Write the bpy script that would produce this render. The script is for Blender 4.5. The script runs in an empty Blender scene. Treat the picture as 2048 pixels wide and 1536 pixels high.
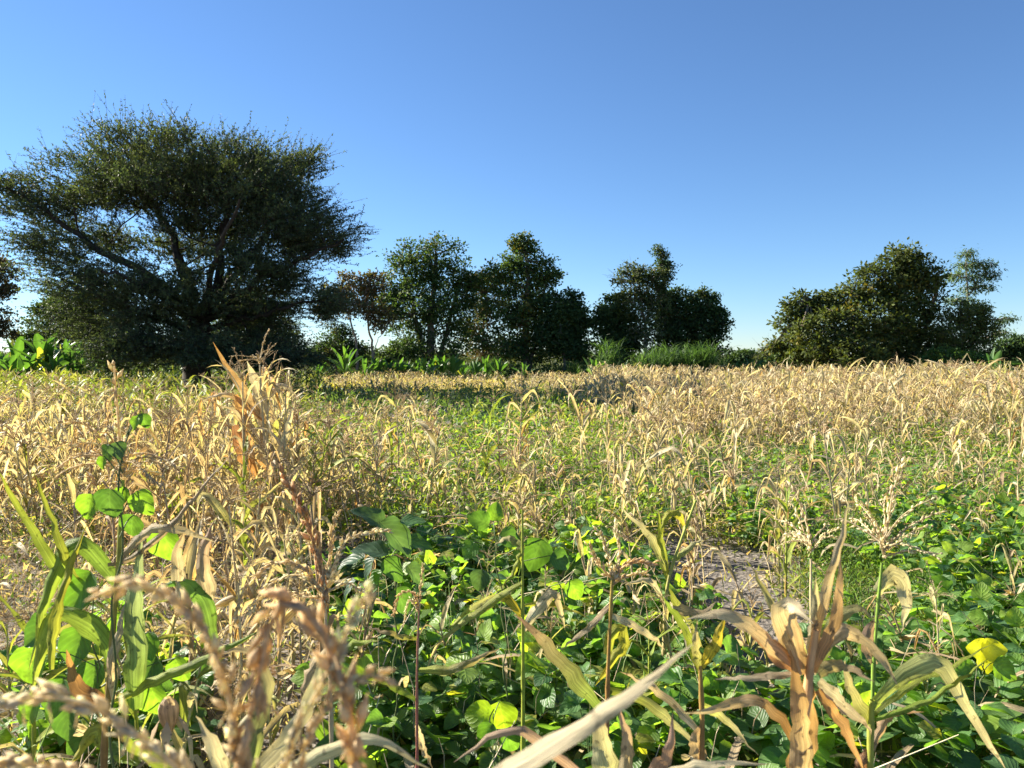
import bpy, math
import numpy as np
from mathutils import Vector, Matrix

# ---------------------------------------------------------------- camera, world, sun, exposure
scene = bpy.context.scene
COL = scene.collection
CAM_H, FPX, HORIZON = 1.5, 1547.0, 716.0          # eye height, focal length in photo pixels, horizon row
PITCH = math.atan((768.0 - HORIZON) / FPX)
cam_data = bpy.data.cameras.new('camera')
cam = bpy.data.objects.new('camera', cam_data)
COL.objects.link(cam)
cam.location = (0, 0, CAM_H)
cam.rotation_euler = (math.pi / 2 - PITCH, 0, 0)
cam_data.sensor_width = 36.0
cam_data.lens = 36.0 * FPX / 2048.0
cam_data.clip_start, cam_data.clip_end = 0.05, 9000.0
cam_data.dof.use_dof = True
cam_data.dof.focus_distance = 5.0
cam_data.dof.aperture_fstop = 8.0
scene.camera = cam

SUN_AZ, SUN_EL = math.radians(-64), math.radians(28)   # azimuth from the view direction, left is negative
world = bpy.data.worlds.new('World')
scene.world = world
world.use_nodes = True
wn = world.node_tree
wn.nodes.clear()
sky = wn.nodes.new('ShaderNodeTexSky')
sky.sky_type = 'NISHITA'
sky.sun_disc = False
sky.sun_elevation = SUN_EL
sky.sun_rotation = SUN_AZ
sky.altitude = 3000.0
sky.air_density = 1.35
sky.dust_density = 0.0
sky.ozone_density = 7.0
bg = wn.nodes.new('ShaderNodeBackground')
bg.inputs['Strength'].default_value = 0.05
wo = wn.nodes.new('ShaderNodeOutputWorld')
wn.links.new(sky.outputs[0], bg.inputs[0])
wn.links.new(bg.outputs[0], wo.inputs[0])

sd = bpy.data.lights.new('sun', 'SUN')
sd.energy = 5.0
sd.angle = math.radians(0.53)
sd.color = (1.0, 0.925, 0.77)
sun = bpy.data.objects.new('sun', sd)
COL.objects.link(sun)
SDIR = Vector((math.sin(SUN_AZ) * math.cos(SUN_EL), math.cos(SUN_AZ) * math.cos(SUN_EL), math.sin(SUN_EL)))
sun.rotation_euler = SDIR.to_track_quat('Z', 'Y').to_euler()
sun.location = (-20, 10, 30)

scene.view_settings.view_transform = 'Standard'
scene.view_settings.look = 'None'
scene.view_settings.exposure = 1.84
scene.view_settings.gamma = 1.0
scene.view_settings.use_curve_mapping = False
scene.render.engine = 'CYCLES'
scene.cycles.max_bounces = 6
scene.cycles.diffuse_bounces = 3
scene.cycles.transmission_bounces = 4
scene.cycles.glossy_bounces = 2

# ---------------------------------------------------------------- pixel helpers (photo is 2048 x 1536)
CP, SP = math.cos(PITCH), math.sin(PITCH)
def px_dir(px, py):
    u, v = (px - 1024.0) / FPX, (768.0 - py) / FPX
    return np.array([u, CP + v * SP, -SP + v * CP])
def at(px, py, dist):                      # the point of that pixel's ray at world depth y = dist
    d = px_dir(px, py)
    return np.array([0, 0, CAM_H]) + d * (dist / d[1])
def on_ground(px, py):
    d = px_dir(px, py)
    t = -CAM_H / d[2]
    p = d * t
    return np.array([p[0], p[1], 0.0])
def to_px(x, y, z=0.0):
    dz = z - CAM_H
    f = y * CP - dz * SP
    up = y * SP + dz * CP
    return 1024 + FPX * x / f, 768 - FPX * up / f

_rw = np.random.RandomState(5)
_wk = _rw.uniform(0.4, 3.2, (10, 1)) * np.stack([np.cos(_rw.uniform(0, 6.28, 10)), np.sin(_rw.uniform(0, 6.28, 10))], 1)
_wp = _rw.uniform(0, 6.28, 10)
def gz(x, y):                              # gentle clods and furrows of the field
    x, y = np.asarray(x, float), np.asarray(y, float)
    s = 0
    for k in range(10):
        s = s + np.sin(_wk[k, 0] * x + _wk[k, 1] * y + _wp[k]) * 0.011
    fade = np.clip(1 - (np.hypot(x, y) - 70) / 60, 0, 1)
    return s * fade

# ---------------------------------------------------------------- mesh collecting
class MB:
    def __init__(self):
        self.v, self.c, self.u, self.f4, self.f3, self.n = [], [], [], [], [], 0
    def add(self, V, F, C, U=None):
        V = np.asarray(V, float).reshape(-1, 3)
        C = np.broadcast_to(np.asarray(C, float), V.shape) if np.ndim(C) < 2 else np.asarray(C, float)
        if U is None: U = np.zeros((len(V), 2))
        F = np.asarray(F, np.int64)
        (self.f4 if F.shape[1] == 4 else self.f3).append(F + self.n)
        self.v.append(V); self.c.append(C); self.u.append(np.asarray(U, float).reshape(-1, 2)); self.n += len(V)
    def mesh(self, name, mat, smooth=True):
        me = bpy.data.meshes.new(name)
        V = np.concatenate(self.v); C = np.concatenate(self.c); U = np.concatenate(self.u)
        f4 = np.concatenate(self.f4) if self.f4 else np.zeros((0, 4), np.int64)
        f3 = np.concatenate(self.f3) if self.f3 else np.zeros((0, 3), np.int64)
        loops = np.concatenate([f4.ravel(), f3.ravel()]).astype(np.int32)
        np_ = len(f4) + len(f3)
        me.vertices.add(len(V)); me.vertices.foreach_set('co', V.astype(np.float32).ravel())
        me.loops.add(len(loops)); me.loops.foreach_set('vertex_index', loops)
        me.polygons.add(np_)
        ls = np.concatenate([np.arange(len(f4)) * 4, len(f4) * 4 + np.arange(len(f3)) * 3]).astype(np.int32)
        me.polygons.foreach_set('loop_start', ls)
        me.polygons.foreach_set('use_smooth', np.full(np_, smooth))
        a = me.color_attributes.new('tint', 'FLOAT_COLOR', 'POINT')
        a.data.foreach_set('color', np.concatenate([C, np.ones((len(C), 1))], 1).astype(np.float32).ravel())
        uv = me.uv_layers.new(name='UVMap')
        uv.data.foreach_set('uv', U[loops].astype(np.float32).ravel())
        me.materials.append(mat)
        me.update(calc_edges=True)
        return me
    def build(self, name, mat, parent=None, smooth=True):
        return link(name, self.mesh(name, mat, smooth), parent)

def link(name, data, parent=None, loc=None, rotz=None):
    o = bpy.data.objects.new(name, data)
    COL.objects.link(o)
    if parent is not None: o.parent = parent
    if loc is not None: o.location = loc
    if rotz is not None: o.rotation_euler = (0, 0, rotz)
    return o
def tag(o, label=None, category=None, group=None, kind=None):
    if label: o['label'] = label
    if category: o['category'] = category
    if group: o['group'] = group
    if kind: o['kind'] = kind
    return o
def thing(name, loc, label, category, group=None, rotz=0.0):
    return tag(link(name, None, None, loc, rotz), label, category, group)

def nrm(a):
    return a / np.maximum(np.linalg.norm(a, axis=-1, keepdims=True), 1e-9)
def mix(a, b, t):
    return np.asarray(a, float) * (1 - t) + np.asarray(b, float) * t

# ---------------------------------------------------------------- materials
def plant_material(name, trans=0.4, tmul=(1.5, 1.5, 0.8), rough=0.5, spec=0.35, streak=0.0, mottle=0.25, mscale=40.0, bump=0.0, veins=False, spots=0.0, spotd=0.45):
    m = bpy.data.materials.new(name); m.use_nodes = True
    nt = m.node_tree; nt.nodes.clear(); N = nt.nodes.new; L = nt.links.new
    out = N('ShaderNodeOutputMaterial')
    at_ = N('ShaderNodeAttribute'); at_.attribute_name = 'tint'
    geo = N('ShaderNodeNewGeometry')
    tc = N('ShaderNodeTexCoord')
    no = N('ShaderNodeTexNoise'); no.inputs['Scale'].default_value = mscale; no.inputs['Detail'].default_value = 3.0
    L(tc.outputs['Object'], no.inputs['Vector'])
    mr = N('ShaderNodeMapRange')
    mr.inputs['From Min'].default_value = 0.3; mr.inputs['From Max'].default_value = 0.7
    mr.inputs['To Min'].default_value = 1 - mottle; mr.inputs['To Max'].default_value = 1 + mottle
    L(no.outputs['Fac'], mr.inputs['Value'])
    val = mr.outputs['Result']
    h = None
    if streak > 0:
        mp = N('ShaderNodeMapping'); mp.inputs['Scale'].default_value = (22.0, 1.3, 1.0)
        L(tc.outputs['UV'], mp.inputs['Vector'])
        n2 = N('ShaderNodeTexNoise'); n2.inputs['Scale'].default_value = 1.0; n2.inputs['Detail'].default_value = 4.0
        L(mp.outputs['Vector'], n2.inputs['Vector'])
        m2 = N('ShaderNodeMapRange')
        m2.inputs['From Min'].default_value = 0.3; m2.inputs['From Max'].default_value = 0.7
        m2.inputs['To Min'].default_value = 1 - streak; m2.inputs['To Max'].default_value = 1 + streak
        L(n2.outputs['Fac'], m2.inputs['Value'])
        mm = N('ShaderNodeMath'); mm.operation = 'MULTIPLY'
        L(val, mm.inputs[0]); L(m2.outputs['Result'], mm.inputs[1])
        val = mm.outputs[0]; h = n2.outputs['Fac']
    def math_(op, a, b=None):
        n = N('ShaderNodeMath'); n.operation = op
        for i, q in enumerate((a, b)):
            if q is None: continue
            if isinstance(q, (int, float)): n.inputs[i].default_value = q
            else: L(q, n.inputs[i])
        return n.outputs[0]
    if veins:                                              # pinnate veins from the leaf's own uv
        sx = N('ShaderNodeSeparateXYZ'); L(tc.outputs['UV'], sx.inputs[0])
        t = math_('ABSOLUTE', math_('SUBTRACT', math_('FRACT', sx.outputs['X']), 0.5))
        ph = math_('SUBTRACT', math_('MULTIPLY', sx.outputs['Y'], 7.0), math_('MULTIPLY', t, 5.0))
        wv = math_('POWER', math_('ABSOLUTE', math_('SINE', math_('MULTIPLY', ph, math.pi))), 0.35)
        ml = math_('MINIMUM', math_('ADD', math_('MULTIPLY', t, 14.0), 0.35), 1.0)
        vv = math_('MULTIPLY', wv, ml)
        val = math_('MULTIPLY', val, math_('SUBTRACT', 1.35, math_('MULTIPLY', vv, 0.35)))
        h = vv
    if spots > 0:                                          # brown blotches and specks of wear
        sn = N('ShaderNodeTexNoise'); sn.inputs['Scale'].default_value = spots; sn.inputs['Detail'].default_value = 2.0
        L(tc.outputs['Object'], sn.inputs['Vector'])
        sm = N('ShaderNodeMapRange'); sm.inputs['From Min'].default_value = 0.62; sm.inputs['From Max'].default_value = 0.70
        sm.inputs['To Min'].default_value = 1.0; sm.inputs['To Max'].default_value = spotd
        L(sn.outputs['Fac'], sm.inputs['Value'])
        val = math_('MULTIPLY', val, sm.outputs['Result'])
    rnd = N('ShaderNodeMapRange'); rnd.inputs['To Min'].default_value = 0.86; rnd.inputs['To Max'].default_value = 1.14
    L(geo.outputs['Random Per Island'], rnd.inputs['Value'])
    m3 = N('ShaderNodeMath'); m3.operation = 'MULTIPLY'
    L(val, m3.inputs[0]); L(rnd.outputs['Result'], m3.inputs[1])
    vm = N('ShaderNodeVectorMath'); vm.operation = 'SCALE'
    L(at_.outputs['Color'], vm.inputs[0]); L(m3.outputs[0], vm.inputs['Scale'])
    pb = N('ShaderNodeBsdfPrincipled')
    L(vm.outputs[0], pb.inputs['Base Color'])
    pb.inputs['Roughness'].default_value = rough
    pb.inputs['Specular IOR Level'].default_value = spec
    if bump > 0:
        bn = N('ShaderNodeBump'); bn.inputs['Strength'].default_value = bump; bn.inputs['Distance'].default_value = 0.004
        L(h if h is not None else no.outputs['Fac'], bn.inputs['Height'])
        L(bn.outputs['Normal'], pb.inputs['Normal'])
    if trans > 0:
        vt = N('ShaderNodeVectorMath'); vt.operation = 'MULTIPLY'; vt.inputs[1].default_value = tmul
        L(vm.outputs[0], vt.inputs[0])
        mn = N('ShaderNodeVectorMath'); mn.operation = 'MINIMUM'; mn.inputs[1].default_value = (0.9, 0.9, 0.9)
        L(vt.outputs[0], mn.inputs[0])
        tr = N('ShaderNodeBsdfTranslucent'); L(mn.outputs[0], tr.inputs['Color'])
        mx = N('ShaderNodeMixShader'); mx.inputs['Fac'].default_value = trans
        L(pb.outputs[0], mx.inputs[1]); L(tr.outputs[0], mx.inputs[2]); L(mx.outputs[0], out.inputs['Surface'])
    else:
        L(pb.outputs[0], out.inputs['Surface'])
    return m

M_MAIZE = plant_material('maize_leaf', 0.42, (1.2, 1.12, 0.72), 0.55, 0.3, streak=0.48, mottle=0.3, mscale=14, bump=0.8, spots=60)
M_STALK = plant_material('maize_stalk', 0.0, rough=0.55, spec=0.3, streak=0.2, mottle=0.25, mscale=30, bump=0.3)
M_TASSEL = plant_material('maize_tassel', 0.42, (1.2, 1.1, 0.8), 0.7, 0.2, mottle=0.35, mscale=120)
M_BEAN = plant_material('bean_leaf', 0.5, (2.7, 2.55, 0.55), 0.45, 0.4, mottle=0.25, mscale=3.0, bump=0.5, veins=True, spots=9, spotd=0.8)
M_WEED = plant_material('weed_leaf', 0.42, (1.9, 1.8, 0.8), 0.55, 0.3, mottle=0.2, mscale=8)
M_TREE = plant_material('tree_leaf', 0.28, (1.8, 1.7, 0.6), 0.62, 0.18, mottle=0.25, mscale=1.2)
M_ENSET = plant_material('enset_leaf', 0.42, (1.9, 1.9, 0.6), 0.4, 0.5, streak=0.12, mottle=0.15, mscale=3)
M_BARK = plant_material('bark', 0.0, rough=0.85, spec=0.15, streak=0.25, mottle=0.4, mscale=7, bump=0.6)

def soil_material():
    m = bpy.data.materials.new('field_soil'); m.use_nodes = True
    nt = m.node_tree; N = nt.nodes.new; L = nt.links.new
    pb = nt.nodes['Principled BSDF']
    tc = N('ShaderNodeTexCoord')
    n1 = N('ShaderNodeTexNoise'); n1.inputs['Scale'].default_value = 0.9; n1.inputs['Detail'].default_value = 6
    n2 = N('ShaderNodeTexNoise'); n2.inputs['Scale'].default_value = 14; n2.inputs['Detail'].default_value = 8; n2.inputs['Roughness'].default_value = 0.7
    n3 = N('ShaderNodeTexVoronoi'); n3.inputs['Scale'].default_value = 26
    for n in (n1, n2, n3): L(tc.outputs['Object'], n.inputs['Vector'])
    r1 = N('ShaderNodeValToRGB')
    r1.color_ramp.elements[0].position = 0.3; r1.color_ramp.elements[0].color = (0.145, 0.128, 0.112, 1)
    r1.color_ramp.elements[1].position = 0.75; r1.color_ramp.elements[1].color = (0.25, 0.228, 0.205, 1)
    r2 = N('ShaderNodeValToRGB')
    r2.color_ramp.elements[0].position = 0.25; r2.color_ramp.elements[0].color = (0.6, 0.58, 0.56, 1)
    r2.color_ramp.elements[1].position = 0.7; r2.color_ramp.elements[1].color = (1.12, 1.1, 1.08, 1)
    L(n1.outputs['Fac'], r1.inputs[0]); L(n2.outputs['Fac'], r2.inputs[0])
    mx = N('ShaderNodeVectorMath'); mx.operation = 'MULTIPLY'
    L(r1.outputs[0], mx.inputs[0]); L(r2.outputs[0], mx.inputs[1])
    # beyond the field the soil is grown over: dull green
    ln = N('ShaderNodeVectorMath'); ln.operation = 'LENGTH'; L(tc.outputs['Object'], ln.inputs[0])
    mr = N('ShaderNodeMapRange'); mr.inputs['From Min'].default_value = 48; mr.inputs['From Max'].default_value = 75
    L(ln.outputs['Value'], mr.inputs['Value'])
    mc = N('ShaderNodeMix'); mc.data_type = 'RGBA'
    L(mr.outputs['Result'], mc.inputs['Factor']); L(mx.outputs[0], mc.inputs['A'])
    mc.inputs['B'].default_value = (0.11, 0.115, 0.05, 1)
    L(mc.outputs['Result'], pb.inputs['Base Color'])
    pb.inputs['Roughness'].default_value = 0.95; pb.inputs['Specular IOR Level'].default_value = 0.1
    ad = N('ShaderNodeMath'); ad.operation = 'ADD'
    L(n2.outputs['Fac'], ad.inputs[0]); L(n3.outputs['Distance'], ad.inputs[1])
    bn = N('ShaderNodeBump'); bn.inputs['Strength'].default_value = 0.9; bn.inputs['Distance'].default_value = 0.02
    L(ad.outputs[0], bn.inputs['Height']); L(bn.outputs['Normal'], pb.inputs['Normal'])
    return m
M_SOIL = soil_material()

# ---------------------------------------------------------------- ground: one sheet to the horizon
def build_ground():
    t = np.linspace(-1, 1, 201)
    xs = np.sign(t) * (np.abs(t) * 26 + np.abs(t) ** 9 * 3500)
    ys = np.sign(t) * (np.abs(t) * 34 + np.abs(t) ** 9 * 3500) + 14
    X, Y = np.meshgrid(xs, ys, indexing='xy')
    rr = np.random.RandomState(3)
    Z = gz(X, Y) + rr.normal(0, 0.004, X.shape) * (np.hypot(X, Y) < 30)
    n = len(t)
    idx = np.arange(n * n).reshape(n, n)
    F = np.stack([idx[:-1, :-1], idx[:-1, 1:], idx[1:, 1:], idx[1:, :-1]], -1).reshape(-1, 4)
    mb = MB(); mb.add(np.stack([X, Y, Z], -1), F, (0.2, 0.17, 0.14))
    tag(mb.build('ground', M_SOIL), 'grey brown field soil', None, None, 'structure')
build_ground()

# ---------------------------------------------------------------- shape generators
def grid_faces(N, R, C):
    i = np.arange(N)[:, None, None] * (R * C) + np.arange(R - 1)[None, :, None] * C + np.arange(C - 1)[None, None, :]
    return np.stack([i, i + 1, i + C + 1, i + C], -1).reshape(-1, 4)

def sstep(x):
    x = np.clip(x, 0, 1); return x * x * (3 - 2 * x)

def strip(mb, P, side, w, colr, fold=None, cols=3, wav=0.0, rng=None):
    """ribbons: P (N,R,3) centre lines, side (N,R,3) unit, w (N,R) half widths, colr (N,R,3)"""
    N, R, _ = P.shape
    T = nrm(np.gradient(P, axis=1))
    side = nrm(side - T * np.sum(side * T, -1, keepdims=True))
    nn = np.cross(T, side)
    fold = np.zeros((N, R)) if fold is None else fold
    cf, sf = np.cos(fold)[..., None], np.sin(fold)[..., None]
    W = w[..., None]
    if cols == 5 and wav > .11:
        tl, tr_ = rng.uniform(.8, 1.06, (N, R, 1)), rng.uniform(.8, 1.06, (N, R, 1))
    else:
        tl = tr_ = 1.0
    if cols == 2:
        V = np.stack([P - side * W, P + side * W], 2)
    else:
        e1 = nn * sf * W; wl = 0; wr = 0
        if wav > 0:
            ph = rng.uniform(0, 6.28, (N, 1, 1)); s = np.linspace(0, 1, R)[None, :, None]
            wl = nn * W * wav * np.sin(s * 17 + ph); wr = nn * W * wav * np.sin(s * 15 + ph * 1.7 + 2)
        if cols == 3:
            V = np.stack([P - side * W * cf + e1 + wl, P, P + side * W * cf + e1 + wr], 2)
        else:
            V = np.stack([P - side * W * cf * tl + e1 + wl, P - side * W * cf * .52 + e1 * .62, P,
                          P + side * W * cf * .52 + e1 * .62, P + side * W * cf * tr_ + e1 + wr], 2)
    C = V.shape[2]
    CC = np.repeat(colr[:, :, None, :], C, 2)
    if C >= 3:
        CC = CC.copy(); CC[:, :, C // 2] = np.minimum(CC[:, :, C // 2] * 1.15 + 0.01, 0.9)
    U = np.zeros((N, R, C, 2)); U[..., 0] = np.linspace(0, 1, C); U[..., 1] = np.linspace(0, 1, R)[None, :, None]
    U[..., 0] += np.arange(N)[:, None, None] * 3.0
    mb.add(V.reshape(-1, 3), grid_faces(N, R, C), CC.reshape(-1, 3), U.reshape(-1, 2))

def maize_leaves(mb, rng, base, az, el0, length, width, dry, S=8, cols=3, c0=None, c1=None, lift=None):
    """vectorised blades: green ones arch, dry ones kink and hang"""
    N = len(az); s = np.linspace(0, 1, S + 1)[None, :]
    k = rng.uniform(0.22, 0.62, (N, 1))
    arch = rng.uniform(0.5, 1.3, (N, 1))
    hang = rng.uniform(-1.5, -1.0, (N, 1))
    isd = (rng.uniform(0, 1, N) < dry)[:, None]
    e_g = el0[:, None] - arch * s ** 1.5 * 1.6
    e_d = el0[:, None] * (1 - 0.35 * s) + (hang - el0[:, None] * 0.7) * sstep((s - k + 0.1) / 0.22)
    el = np.where(isd, e_d, e_g)
    a = az[:, None] + rng.normal(0, 0.35, (N, 1)) * s + rng.normal(0, 0.3, (N, 1)) * sstep((s - k) / .3)
    d = np.stack([np.cos(el) * np.cos(a), np.cos(el) * np.sin(a), np.sin(el)], -1)
    step = d * (length[:, None, None] / S)
    P = base[:, None, :] + np.concatenate([np.zeros((N, 1, 3)), np.cumsum(step[:, :-1], 1)], 1)
    if lift is not None:
        P[..., 2] = np.maximum(P[..., 2], lift)
    tw = rng.normal(0, 1.0, (N, 1)) * s * np.where(isd, 1.7, 0.7) + rng.normal(0, 0.25, (N, 1))
    s0 = np.stack([-np.sin(a), np.cos(a), np.zeros_like(a)], -1)
    n0 = np.cross(d, s0)
    side = s0 * np.cos(tw)[..., None] + n0 * np.sin(tw)[..., None]
    prof = (0.5 + 0.5 * sstep(s / 0.25)) * np.clip(1 - s ** 2.3, 0.02, 1)
    curl = np.where(isd, rng.uniform(0.45, 1.0, (N, 1)), 1.0)
    w = width[:, None] * 0.5 * prof * curl
    fold = np.where(isd, rng.uniform(0.3, 0.95, (N, 1)), 0.35) * np.ones_like(s)
    t = np.clip(s + rng.normal(0, .15, (N, 1)), 0, 1)[..., None]
    colr = c0[:, None, :] * (1 - t) + c1[:, None, :] * t
    strip(mb, P, side, w, colr, fold, cols, wav=0.28 if cols > 3 else 0.0, rng=rng)

def tube(mb, path, rad, sides, c, twist_uv=True):
    path = np.asarray(path, float); R = len(path)
    T = nrm(np.gradient(path, axis=0))
    ref = np.array([0.31, 0.2, 0.93]) if abs(T[0, 2]) < 0.8 else np.array([0.9, 0.3, 0.1])
    A = nrm(np.cross(T, ref)); B = np.cross(T, A)
    th = np.arange(sides + 1) * 2 * np.pi / sides
    V = path[:, None] + (A[:, None] * np.cos(th)[None, :, None] + B[:, None] * np.sin(th)[None, :, None]) * np.asarray(rad, float).reshape(-1, 1, 1)
    c = np.asarray(c, float)
    CC = np.repeat((np.broadcast_to(c, (R, 3)))[:, None], sides + 1, 1)
    U = np.zeros((R, sides + 1, 2)); U[..., 0] = np.linspace(0, 1, sides + 1); U[..., 1] = np.linspace(0, 1, R)[:, None]
    mb.add(V.reshape(-1, 3), grid_faces(1, R, sides + 1), CC.reshape(-1, 3), U.reshape(-1, 2))

def thin_sticks(mb, A, B, ra, rb, C, bow=None):
    """many 3-sided straight twigs from A to B (N,3)"""
    N = len(A)
    T = nrm(B - A)
    ref = np.where(np.abs(T[:, 2:3]) > 0.85, np.array([[1.0, 0, 0]]), np.array([[0, 0, 1.0]]))
    X = nrm(np.cross(T, ref)); Y = np.cross(T, X)
    th = np.arange(3) * 2.0944
    ring = X[:, None] * np.cos(th)[None, :, None] + Y[:, None] * np.sin(th)[None, :, None]
    V = np.concatenate([A[:, None] + ring * np.reshape(ra, (-1, 1, 1)), B[:, None] + ring * np.reshape(rb, (-1, 1, 1))], 1)
    i = np.arange(N)[:, None] * 6
    F = np.concatenate([i + np.array([0, 1, 4, 3]), i + np.array([1, 2, 5, 4]), i + np.array([2, 0, 3, 5])], 0)
    CC = np.repeat(np.broadcast_to(C, (N, 3))[:, None], 6, 1)
    mb.add(V.reshape(-1, 3), F, CC.reshape(-1, 3))

def rhombs(mb, P, D, Nn, L, W, C):
    """single-quad leaves: P base, D direction, Nn normal"""
    N = len(P)
    D = nrm(D); S = nrm(np.cross(D, Nn)); L = np.reshape(L, (-1, 1)); W = np.reshape(W, (-1, 1))
    up = np.cross(S, D)
    V = np.stack([P, P + D * L * .45 + S * W * .5 + up * W * .12, P + D * L, P + D * L * .45 - S * W * .5 + up * W * .12], 1)
    F = np.arange(N * 4).reshape(N, 4)
    mb.add(V.reshape(-1, 3), F, np.repeat(C[:, None], 4, 1).reshape(-1, 3))

def tris(mb, P, D, Nn, L, W, C):
    N = len(P); D = nrm(D); S = nrm(np.cross(D, Nn)); L = np.reshape(L, (-1, 1)); W = np.reshape(W, (-1, 1))
    V = np.stack([P - S * W * .5, P + S * W * .5, P + D * L], 1)
    mb.add(V.reshape(-1, 3), np.arange(N * 3).reshape(N, 3), np.repeat(C[:, None], 3, 1).reshape(-1, 3))

def spline(pts, n):
    p = np.asarray(pts, float)
    if len(p) == 2:
        t = np.linspace(0, 1, n)[:, None]; return p[0] * (1 - t) + p[1] * t
    q = np.concatenate([[2 * p[0] - p[1]], p, [2 * p[-1] - p[-2]]])
    seg = np.linalg.norm(np.diff(p, axis=0), axis=1); cum = np.concatenate([[0], np.cumsum(seg)])
    out = []
    for u in np.linspace(0, cum[-1], n):
        i = min(np.searchsorted(cum, u, side='right') - 1, len(p) - 2)
        t = (u - cum[i]) / max(seg[i], 1e-9)
        a, b, c, d = q[i], q[i + 1], q[i + 2], q[i + 3]
        out.append(0.5 * (2 * b + (c - a) * t + (2 * a - 5 * b + 4 * c - d) * t * t + (3 * b - a - 3 * c + d) * t ** 3))
    return np.array(out)

# colours (linear albedo)
STRAW = np.array([0.53, 0.425, 0.245]); PALE = np.array([0.63, 0.535, 0.355]); TAN = np.array([0.39, 0.28, 0.17])
ORANGE = np.array([0.46, 0.25, 0.085]); YGREEN = np.array([0.30, 0.34, 0.045]); GREEN = np.array([0.10, 0.21, 0.035])
LGREEN = np.array([0.20, 0.31, 0.045]); REDSTEM = np.array([0.30, 0.055, 0.055]); BROWN = np.array([0.27, 0.14, 0.07])
YELLOW = np.array([0.58, 0.46, 0.05])

def leaf_cols(rng, n, dry):
    """base and tip colour per blade for a dryness in 0..1 (array)"""
    dry = np.broadcast_to(dry, (n,))
    def pick(d):
        d = np.clip(d, 0, 1)[:, None]
        g = LGREEN * (1 - d * 2) + YGREEN * d * 2
        y = YGREEN * (1 - (d - .5) * 2) + STRAW * (d - .5) * 2
        return np.where(d < .5, g, y)
    j = rng.normal(0, .12, n)
    c0, c1 = pick(dry + j - .05), pick(dry + j + .22)
    r = rng.uniform(0, 1, n)[:, None]
    isdry = (dry > .6)[:, None]
    alt = np.where(r < .12, TAN, np.where(r < .145, ORANGE, np.where(r < .62, PALE, c1)))
    c1 = np.where(isdry, alt, c1); c0 = np.where(isdry & (r < .55), mix(c0, alt, .6), c0)
    b = rng.uniform(.82, 1.12, n)[:, None]
    return np.clip(c0 * b, 0, .85), np.clip(c1 * b, 0, .85)

# ================================================================ TREES
def ell_points(rng, n, c, r, shell=0.42):
    v = nrm(rng.normal(0, 1, (n, 3)))
    return c + v * r * (rng.uniform(0, 1, (n, 1)) ** shell)

def grow(bm, b0, nodes, pts, centre, r0, r1, bark, rng):
    """join every point to the nearest wood already grown, from the inside out"""
    have = np.concatenate([nodes, np.zeros((len(pts), 3))]); rad = np.concatenate([np.full(len(nodes), r0), np.zeros(len(pts))]); m = len(nodes)
    A, B, ra, rb = [], [], [], []
    for p in pts[np.argsort(np.linalg.norm(pts - centre, axis=1))]:
        d = np.linalg.norm(have[:m] - p, axis=1); j = int(np.argmin(d))
        q = (have[j] + p) / 2 + rng.normal(0, .06, 3) * min(1, d[j]); rr = max(rad[j] * .8, r1)
        A += [have[j], q]; B += [q, p]; ra += [rad[j] * .9, (rad[j] + rr) / 2]; rb += [(rad[j] + rr) / 2, rr]
        have[m] = p; rad[m] = rr; m += 1
    thin_sticks(bm, np.array(A) - b0, np.array(B) - b0, np.array(ra), np.array(rb), bark)

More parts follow.
